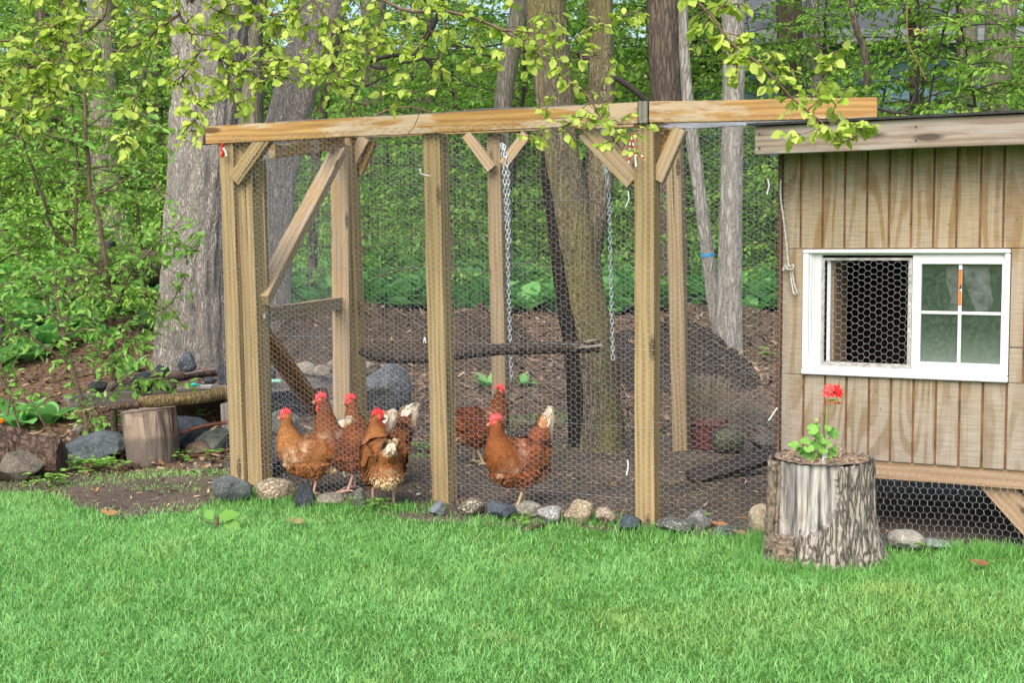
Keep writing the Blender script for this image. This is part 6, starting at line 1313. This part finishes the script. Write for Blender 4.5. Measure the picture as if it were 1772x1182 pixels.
for k, (a_, b_, c_, lab, sz_) in enumerate([(182, 901, (.30, .17, .07), 'curled orange brown dead leaf on the lawn at left', .06), (1240, 921, (.28, .14, .07), 'brown dead leaf standing by the low stone slab', .05), (1690, 990, (.20, .10, .05), 'dark dead leaf on the lawn below the coop', .05), (505, 916, (.20, .20, .08), 'brown olive clump of dead leaf on the lawn', .06), (1275, 935, (.26, .15, .1), 'pinkish dead leaf on the lawn edge left of the flower stump', .04)]):
    p = gnd(a_, b_); B = Buf(); scatter(B, [p + Vector((0, 0, .03)), p + Vector((.005, 0, .032))], [(1, .2, .1), (-.6, .5, .3)], [(0, -.5, 1), (.3, -.5, .8)], np.array([sz_, sz_ * .7]), rg, c_, NLEAF); tag(B.build('dead_leaf', MCHIP), lab, 'dead leaf')
# ------------------------------------------------------------------ houses beyond the woods
MSID = None
def house(Y, pxl, pxr, ytop, zbase, wallc, roofc, label, roof_h=2.2):
    A_ = at(pxl, ytop, Y); B_ = at(pxr, ytop, Y); x0, x1, z1 = A_.x, B_.x, A_.z; o = empty('house', (x0, Y, zbase), label, 'house')
    m, nt, b = newmat('lap_siding'); s_ = node(nt, 'ShaderNodeSeparateXYZ', {0: mapped(nt)}).outputs[2]; fr = node(nt, 'ShaderNodeMath', {0: node(nt, 'ShaderNodeMath', {0: s_, 1: 6.0}, operation='MULTIPLY').outputs[0]}, operation='FRACT').outputs[0]
    nt.links.new(ramp(nt, fr, [(.0, tuple(x * .45 for x in wallc)), (.1, wallc)]), b.inputs['Base Color']); bump(nt, b, fr, .5, .03)
    B = Buf(); box(B, (x0, Y, zbase), (x1, Y + 7, z1)); B.build('wall', m, o)
    B = Buf(); V = [(x0 - .5, Y - .5, z1), (x1 + .5, Y - .5, z1), (x1 + .5, Y + 3.5, z1 + roof_h), (x0 - .5, Y + 3.5, z1 + roof_h), (x0 - .5, Y + 7.5, z1), (x1 + .5, Y + 7.5, z1)]; B.add(V + [(a_, b_, c_ - .15) for a_, b_, c_ in V], [[0, 1, 2, 3], [3, 2, 5, 4], [0, 6, 7, 1], [7, 8, 2, 1], [6, 0, 3, 9], [6, 9, 8, 7]], smooth=False); B.build('roof', simple('shingle', roofc, .9, nz=.25, scale=40), o)
    B = Buf(); box(B, (x0 - .5, Y - .53, z1 - .2), (x1 + .5, Y - .5, z1 + .02)); B.build('gutter', simple('grey_trim', (.22, .24, .25), .5), o)
    for f in ():
        xx = x0 + (x1 - x0) * f; B = Buf(); box(B, (xx, Y - .04, z1 - 1.7), (xx + .9, Y - .01, z1 - .6)); w_ = B.build('window', simple('white_trim', (.7, .72, .72), .5), o); B = Buf(); box(B, (xx + .07, Y - .05, z1 - 1.63), (xx + .83, Y - .041, z1 - .67)); B.build('pane', simple('dark_pane', (.03, .04, .05), .1), w_)
house(20.5, 1318, 1700, 62, 1.0, (.15, .27, .33), (.085, .09, .10), 'blue lap sided house glimpsed through the trees above the coop roof')
house(33, 150, 380, 135, 1.4, (.40, .41, .40), (.15, .15, .16), 'pale house with grey roof glimpsed through leaves at upper left')
# ------------------------------------------------------------------ hens
MHEN = colmat('hen_plumage', .75, .2, bmp=.25, scale=120, trans=0); MCOMB = simple('red_comb', (.62, .025, .03), .45, nz=.15, scale=120, bmp=.3); MFACE = simple('red_face', (.50, .05, .04), .6, nz=.25, scale=160)
MBEAK = simple('horn_beak', (.42, .27, .14), .5); MEYE = simple('orange_eye', (.75, .25, .03), .2); MPUP = simple('black_pupil', (.005, .005, .005), .05)
MSHANK_Y = simple('yellow_shank', (.50, .38, .19), .6, nz=.2, scale=200, bmp=.3); MSHANK_P = simple('pink_shank', (.52, .31, .24), .6, nz=.2, scale=200, bmp=.3)
FEA = (np.array([[0, 0, 0], [.3, .25, .03], [.75, .30, .05], [1, 0, .02], [.75, -.30, .05], [.3, -.25, .03], [.55, 0, .09]]), np.array([[0, 6, 1], [1, 6, 2], [2, 6, 3], [3, 6, 4], [4, 6, 5], [5, 6, 0]]))
TFEA = (FEA[0] * np.array([1, .55, 1]), FEA[1])
def hen(label, feet_px, d_off, heading, scale=1.0, neck=1.0, headyaw=0.0, tail=1.0, seed=1, stride=(0, 0), shank=MSHANK_P, tone=(1, 1, 1), white=.5, lower=0.0, fluff=1.0, pale=0.0, headpitch=0.0, Y=None):
    """heading: degrees, 0 faces +X (right), 180 faces left"""
    p = gnd(*feet_px) if Y is None else at(feet_px[0], feet_px[1], Y); p = Vector((p.x, p.y + d_off, 0)); p.z = g(p.x, p.y)
    root = empty('hen', p, label, 'hen', 'brown hens in the run'); root.rotation_euler = (0, 0, math.radians(heading)); root.scale = (scale,) * 3
    bz = -lower
    hx, hz = .118 * 1.0 + .02 * (neck - 1), .372 + .05 * (neck - 1) + bz * .5
    # spine from tail tip to head; x forward, z up: (x, y, z, half width, half height)
    ty = tail
    hy = math.radians(headyaw)
    path = [(-.180, 0, .262 + .06 * ty, .010, .016), (-.160, 0, .248 + .045 * ty, .022, .030), (-.130, 0, .232 + .025 * ty, .042, .048), (-.095, 0, .215, .062, .068), (-.05, 0, .200, .079, .085), (0, 0, .192, .087, .092), (.045, 0, .198, .084, .088), (.078, 0, .222, .074, .074),
            (.094, 0, .252, .062, .063), (.102, 0, .285 + .01 * (neck - 1), .047, .050), (.106, 0, .318 + .03 * (neck - 1), .034, .038), (.109, 0, hz - .020, .026, .029)]
    path = [(a, b, c + bz, e, f) for a, b, c, e, f in path]
    hd = Vector((math.cos(hy), math.sin(hy), headpitch)).normalized(); hc = Vector((hx - .008, 0, hz))
    path += [(*(hc + hd * .004 + Vector((0, 0, .004))), .021, .022), (*(hc + hd * .020 + Vector((0, 0, .002))), .0165, .0165), (*(hc + hd * .032), .010, .010)]
    P = smooth_path(path, .012); n = len(P); S = 28; V = []
    prev = None
    for i, q in enumerate(P):
        a = np.array(P[max(0, i - 1)][:3]); b_ = np.array(P[min(n - 1, i + 1)][:3]); t = Vector(b_ - a).normalized()
        s_ = Vector((-t.y, t.x, 0)) if prev is None else prev - t * prev.dot(t)
        if prev is None: s_ = Vector((0, 1, 0))
        s_ = (s_ - t * s_.dot(t)).normalized(); prev = s_; u_ = t.cross(s_)
        for k in range(S): aa = 2 * math.pi * k / S; V.append(Vector(q[:3]) + s_ * math.cos(aa) * q[3] + u_ * math.sin(aa) * q[4])
    F = [[i * S + k, i * S + (k + 1) % S, (i + 1) * S + (k + 1) % S, (i + 1) * S + k] for i in range(n - 1) for k in range(S)] + [list(range(S))[::-1], [(n - 1) * S + k for k in range(S)]]
    T = Buf(); T.add([v[:] for v in V], F)
    # thighs, fluff, wings grown together with the trunk
    for sg in (-1, 1):
        st = stride[0] if sg > 0 else stride[1]
        tube(T, [(-.01, sg * .040, .19 + bz), (st * .15, sg * .044, .155 + bz), (st * .35 - .005, sg * .044, .125 + bz), (st * .5 - .006, sg * .042, .098 + bz)], [.050, .046, .033, .012], 16)
        V, F = ICO4; W = V * np.array([.105, .017, .052]); a = math.radians(-14); W = W @ np.array([[math.cos(a), 0, math.sin(a)], [0, 1, 0], [-math.sin(a), 0, math.cos(a)]]); W = W + np.array([-.028, sg * .080, .212 + bz]); W[:, 1] -= sg * (np.abs(W[:, 0] + .03) * .22); T.add(W, F)
    V, F = ICO4; T.add(V * np.array([.062, .062, .058]) * fluff + np.array([-.085, 0, .165 + bz]), F)
    T.add(V * np.array([.060, .062, .055]) + np.array([.035, 0, .165 + bz]), F)
    me = T.mesh('tmp', MHEN); ob = bpy.data.objects.new('tmp', me); COL.objects.link(ob)
    md = ob.modifiers.new('r', 'REMESH'); md.mode = 'VOXEL'; md.voxel_size = .0055; sm = ob.modifiers.new('s', 'SMOOTH'); sm.iterations = 6; sm.factor = .6
    ev = ob.evaluated_get(bpy.context.evaluated_depsgraph_get()); m2 = bpy.data.meshes.new_from_object(ev)
    nv = len(m2.vertices); V = np.empty(nv * 3); m2.vertices.foreach_get('co', V); V = V.reshape(-1, 3); N = np.empty(nv * 3); m2.vertices.foreach_get('normal', N); N = N.reshape(-1, 3)
    F4 = np.array([list(f.vertices) for f in m2.polygons if len(f.vertices) == 4]); F3 = [list(f.vertices) for f in m2.polygons if len(f.vertices) == 3]
    bpy.data.objects.remove(ob); bpy.data.meshes.remove(me); bpy.data.meshes.remove(m2)
    rg = np.random.default_rng(seed); tone = np.array(tone); PA_ = np.array([q[:3] for q in P])
    def pigment(Q, jit):
        i = np.argmin(((Q[:, None] - PA_[None]) ** 2).sum(-1), 1); s_ = i / n
        c = np.tile(np.array((.18, .054, .016)) * tone, (len(Q), 1))
        c = c * (1 + .55 * np.array([noise.noise(Vector(q * 22) + Vector((seed, 0, 0))) for q in Q]))[:, None]
        nk = np.clip((s_ - .62) / .12, 0, 1)[:, None]; c = c * (1 - nk) + nk * np.array((.23, .075, .020)) * tone
        hdk = np.clip((s_ - .80) / .1, 0, 1)[:, None]; c = c * (1 - hdk) + hdk * np.array((.24, .075, .022)) * tone
        tl = np.clip((-.125 - Q[:, 0]) / .03, 0, 1) * np.clip((Q[:, 2] - bz - .225) / .03, 0, 1); c = c * (1 - tl[:, None]) + tl[:, None] * np.array((.72, .62, .46))
        fl = np.clip((.165 + bz - Q[:, 2]) / .03, 0, 1) * np.clip((-.04 - Q[:, 0]) / .04, 0, 1) * white; c = c * (1 - fl[:, None]) + fl[:, None] * np.array((.66, .46, .27))
        nb = np.clip(1 - np.abs(s_ - .66) / .06, 0, 1) * np.clip(.5 + 1.6 * np.array([noise.noise(Vector(q * 45)) for q in Q]), 0, 1) * white * .8; c = c * (1 - nb[:, None]) + nb[:, None] * np.array((.66, .50, .36))
        if pale: c = c * (1 - pale) + pale * np.array((.62, .34, .14))
        return c * (1 + jit), s_
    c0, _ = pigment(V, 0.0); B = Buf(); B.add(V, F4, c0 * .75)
    if F3: B.F.append((np.array(F3), 0, True))
    # feathers
    k = rg.integers(0, nv, 7500); Q = V[k]; Nn = N[k]; low = Q[:, 2] > .10 + bz; Q, Nn = Q[low], Nn[low]
    i = np.argmin(((Q[:, None] - PA_[None]) ** 2).sum(-1), 1); s_ = i / n; kk = (s_ < .93) & (rg.random(len(s_)) < np.where(s_ > .66, .75, 1)); Q, Nn, i, s_ = Q[kk], Nn[kk], i[kk], s_[kk]
    tg = PA_[np.maximum(i - 1, 0)] - PA_[np.minimum(i + 1, n - 1)]; tg /= np.linalg.norm(tg, axis=1, keepdims=True); tg = tg + rg.normal(size=tg.shape) * .14; tg[:, 2] -= .25 * (s_ < .6)
    A = tg - Nn * (tg * Nn).sum(1, keepdims=True); A /= np.linalg.norm(A, axis=1, keepdims=True) + 1e-9; A = A + Nn * .05
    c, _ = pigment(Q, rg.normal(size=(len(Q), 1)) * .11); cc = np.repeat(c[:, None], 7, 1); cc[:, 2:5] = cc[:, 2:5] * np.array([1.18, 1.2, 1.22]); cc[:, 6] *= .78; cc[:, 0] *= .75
    sz = np.where(s_ > .84, .011, np.where(s_ > .66, .021, .026)) * (.75 + .5 * rg.random(len(s_))) * np.where(Q[:, 2] - bz < .15, .9, 1.0)
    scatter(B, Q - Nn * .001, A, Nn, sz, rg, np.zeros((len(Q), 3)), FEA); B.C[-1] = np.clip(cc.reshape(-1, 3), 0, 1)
    # flight feathers on the wings, tail fan
    for sg in (-1, 1):
        n_ = 14; a = np.linspace(0, 1, n_); W = np.stack([-.02 - .035 * a, np.full(n_, sg * .098) - sg * .012 * a, .232 - .035 * (1 - a) + bz], 1); A_ = np.tile(np.array([-1, -sg * .16, .02]), (n_, 1)) + np.stack([a * 0, a * 0, a * .25 - .12], 1)
        scatter(B, W, A_, np.tile(np.array([0, sg, .15]), (n_, 1)), .075, rg, np.tile(np.array((.30, .10, .028)) * tone, (n_, 1)) * (.55 + .4 * rg.random((n_, 1))), TFEA)
    n_ = 44; a = rg.random(n_) * 2 - 1; W = np.stack([-.125 + rg.random(n_) * .02, a * .022, .235 + .03 * ty + rg.random(n_) * .02 + bz], 1); A_ = np.stack([np.full(n_, -.62), a * .20, np.full(n_, .45 + .45 * ty) + rg.normal(size=n_) * .12], 1)
    tc = np.where(rg.random((n_, 1)) < .25 + .5 * white, np.array((.80, .74, .62)), np.array((.55, .27, .10)) * tone); scatter(B, W, A_, np.stack([a * 0 + .3, np.sign(a) * 1.0, a * 0 + .4], 1), .054 + .016 * rg.random(n_), rg, tc, TFEA)
    # fluff around thighs
    n_ = 900; k = rg.integers(0, nv, 9000); Q = V[k]; kk = (Q[:, 2] < .17 + bz) & (Q[:, 2] > .095 + bz); Q = Q[kk][:n_]; Nn = N[k][kk][:n_]; c, _ = pigment(Q, rg.normal(size=(len(Q), 1)) * .15); A_ = Nn * .5 + np.array([-.25, 0, -.9]) + rg.normal(size=Q.shape) * .15
    scatter(B, Q, A_, Nn, .020, rg, np.clip(c * 1.15, 0, 1), FEA)
    R = Matrix.Translation(p) @ Matrix.Rotation(math.radians(heading), 4, 'Z') @ Matrix.Scale(scale, 4)
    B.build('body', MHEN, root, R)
    # head furnishings
    hs = Vector((-hd.y, hd.x, 0)).normalized(); hu_ = hd.cross(hs) * 1.0
    if hu_.z < 0: hu_ = -hu_
    def H(f, s_, u_): return hc + hd * f + hs * s_ + hu_ * (u_ * 1.15)
    B = Buf(); prof = [(-.020, .018, .008), (-.014, .034, .020), (-.010, .026, .020), (-.004, .042, .020), (.001, .030, .021), (.007, .045, .020), (.011, .031, .020), (.017, .042, .019), (.021, .027, .016), (.028, .031, .012), (.032, .016, .006)]
    V = []; 
    for sg in (-1, 1):
        for (f, u_, base) in prof: lean = .004 * math.sin(seed); V += [H(f, sg * .0042, base - .004)[:], H(f, sg * .0012 + lean * (u_ / .04), u_)[:]]
    m_ = len(prof); F = []
    for i in range(m_ - 1): a = 2 * i; F += [[a, a + 2, a + 3, a + 1], [2 * m_ + a, 2 * m_ + a + 1, 2 * m_ + a + 3, 2 * m_ + a + 2], [a + 1, a + 3, 2 * m_ + a + 3, 2 * m_ + a + 1]]
    F += [[0, 1, 2 * m_ + 1, 2 * m_], [2 * m_ - 2, 2 * m_ - 1, 4 * m_ - 1, 4 * m_ - 2][::-1]]; B.add(V, F); B.build('comb', MCOMB, root, R)
    V0, F0 = ico(2)
    def blob(Bf, c, rf, rs, ru): Bf.add([(c + hd * v[0] * rf * 1.2 + hs * v[1] * rs * 1.2 + hu_ * v[2] * ru * 1.2)[:] for v in V0], F0)
    B = Buf()
    for sg in (-1, 1): blob(B, H(.018, sg * .0075, -.026), .0095, .0035, .015); blob(B, H(.012, sg * .012, -.012), .008, .004, .008)
    B.build('wattle', MCOMB, root, R)
    B = Buf()
    for sg in (-1, 1): blob(B, H(.010, sg * .0125, .003), .014, .0065, .0125)
    blob(B, H(.024, 0, .001), .010, .0105, .0105); B.build('face', MFACE, root, R)
    B = Buf(); tube(B, [H(.026, 0, .001), H(.036, 0, .0005), H(.046, 0, -.004)], [.0078, .0055, .0012], 10); tube(B, [H(.026, 0, -.005), H(.040, 0, -.006)], [.005, .001], 8); B.build('beak', MBEAK, root, R)
    for sg in (-1, 1):
        B = Buf(); blob(B, H(.013, sg * .0175, .0055), .0042, .0025, .0042); e_ = B.build('eye', MEYE, root, R); B = Buf(); blob(B, H(.0132, sg * .0192, .0055), .0022, .0015, .0022); B.build('pupil', MPUP, e_, R)
    for sg in (-1, 1):
        st = stride[0] if sg > 0 else stride[1]; B = Buf(); kx = st * .5 - .008; fx = st
        tube(B, [(kx + .004, sg * .042, .112 + bz), (kx - .008, sg * .042, .090 + bz * .8), ((kx + fx) / 2 - .004, sg * .041, .052 + bz * .5), (fx, sg * .04, .014), (fx + .002, sg * .04, .009)], [.011, .0078, .0062, .0066, .0075], 10)
        for (an, L_) in ((0, .055), (.55, .045), (-.55, .045), (math.pi - .2 * sg, .024)): c_, s_ = math.cos(an), math.sin(an); tube(B, [(fx, sg * .04, .009), (fx + c_ * L_ * .45, sg * .04 + s_ * L_ * .45, .0085), (fx + c_ * L_ * .85, sg * .04 + s_ * L_ * .85, .0055), (fx + c_ * L_ * 1.1, sg * .04 + s_ * L_ * 1.1, .0015)], [.0062, .0048, .004, .001], 8)
        B.build('leg', shank, root, R)
    return root
hen('pale buff brown hen standing leftmost, facing left', (537, 858), .05, 200, 1.10, neck=.7, tail=1.25, seed=1, tone=(1.25, 1.45, 1.5), white=1.0, pale=.12, lower=.012, headyaw=-6)
hen('dark rust hen stretching its neck behind the leftmost hen', (604, 858), .10, 196, 1.18, neck=1.25, tail=1.0, seed=2, tone=(.92, .9, .9), white=.4, headyaw=-10, stride=(.02, -.02))
hen('upright hen facing left in the middle of the group', (648, 850), .14, 205, 1.16, neck=1.0, tail=1.3, seed=3, tone=(1.05, 1.1, 1.1), white=.8, headyaw=-8)
hen('hen with its back turned and head looking right', (662, 876), .0, 108, 1.14, neck=.55, tail=.2, seed=4, tone=(1.1, 1.2, 1.2), white=1.0, headyaw=-85, pale=.08, fluff=1.15, stride=(0, -.03))
hen('dark red brown hen walking right behind the other lone hen', (828, 803), .0, -8, 1.12, neck=.8, tail=-.6, seed=5, tone=(.80, .70, .7), white=.6, headyaw=4, stride=(-.03, .03), shank=MSHANK_Y)
hen('rust hen with raised white tail striding left', (896, 880), .0, 220, 1.14, neck=.7, tail=2.1, seed=6, tone=(1.0, .95, .95), white=.35, headyaw=-36, stride=(.04, -.07), shank=MSHANK_Y)
B = Buf(); c = gnd(724, 857); V, F = ICO4; B.add(V * np.array([.012, .01, .006]) + np.array([c.x, c.y, c.z + .004]), F); tag(B.build('pebble', simple('white_pebble', (.7, .7, .68), .6)), 'tiny white pebble on the soil left of the middle post', 'pebble')
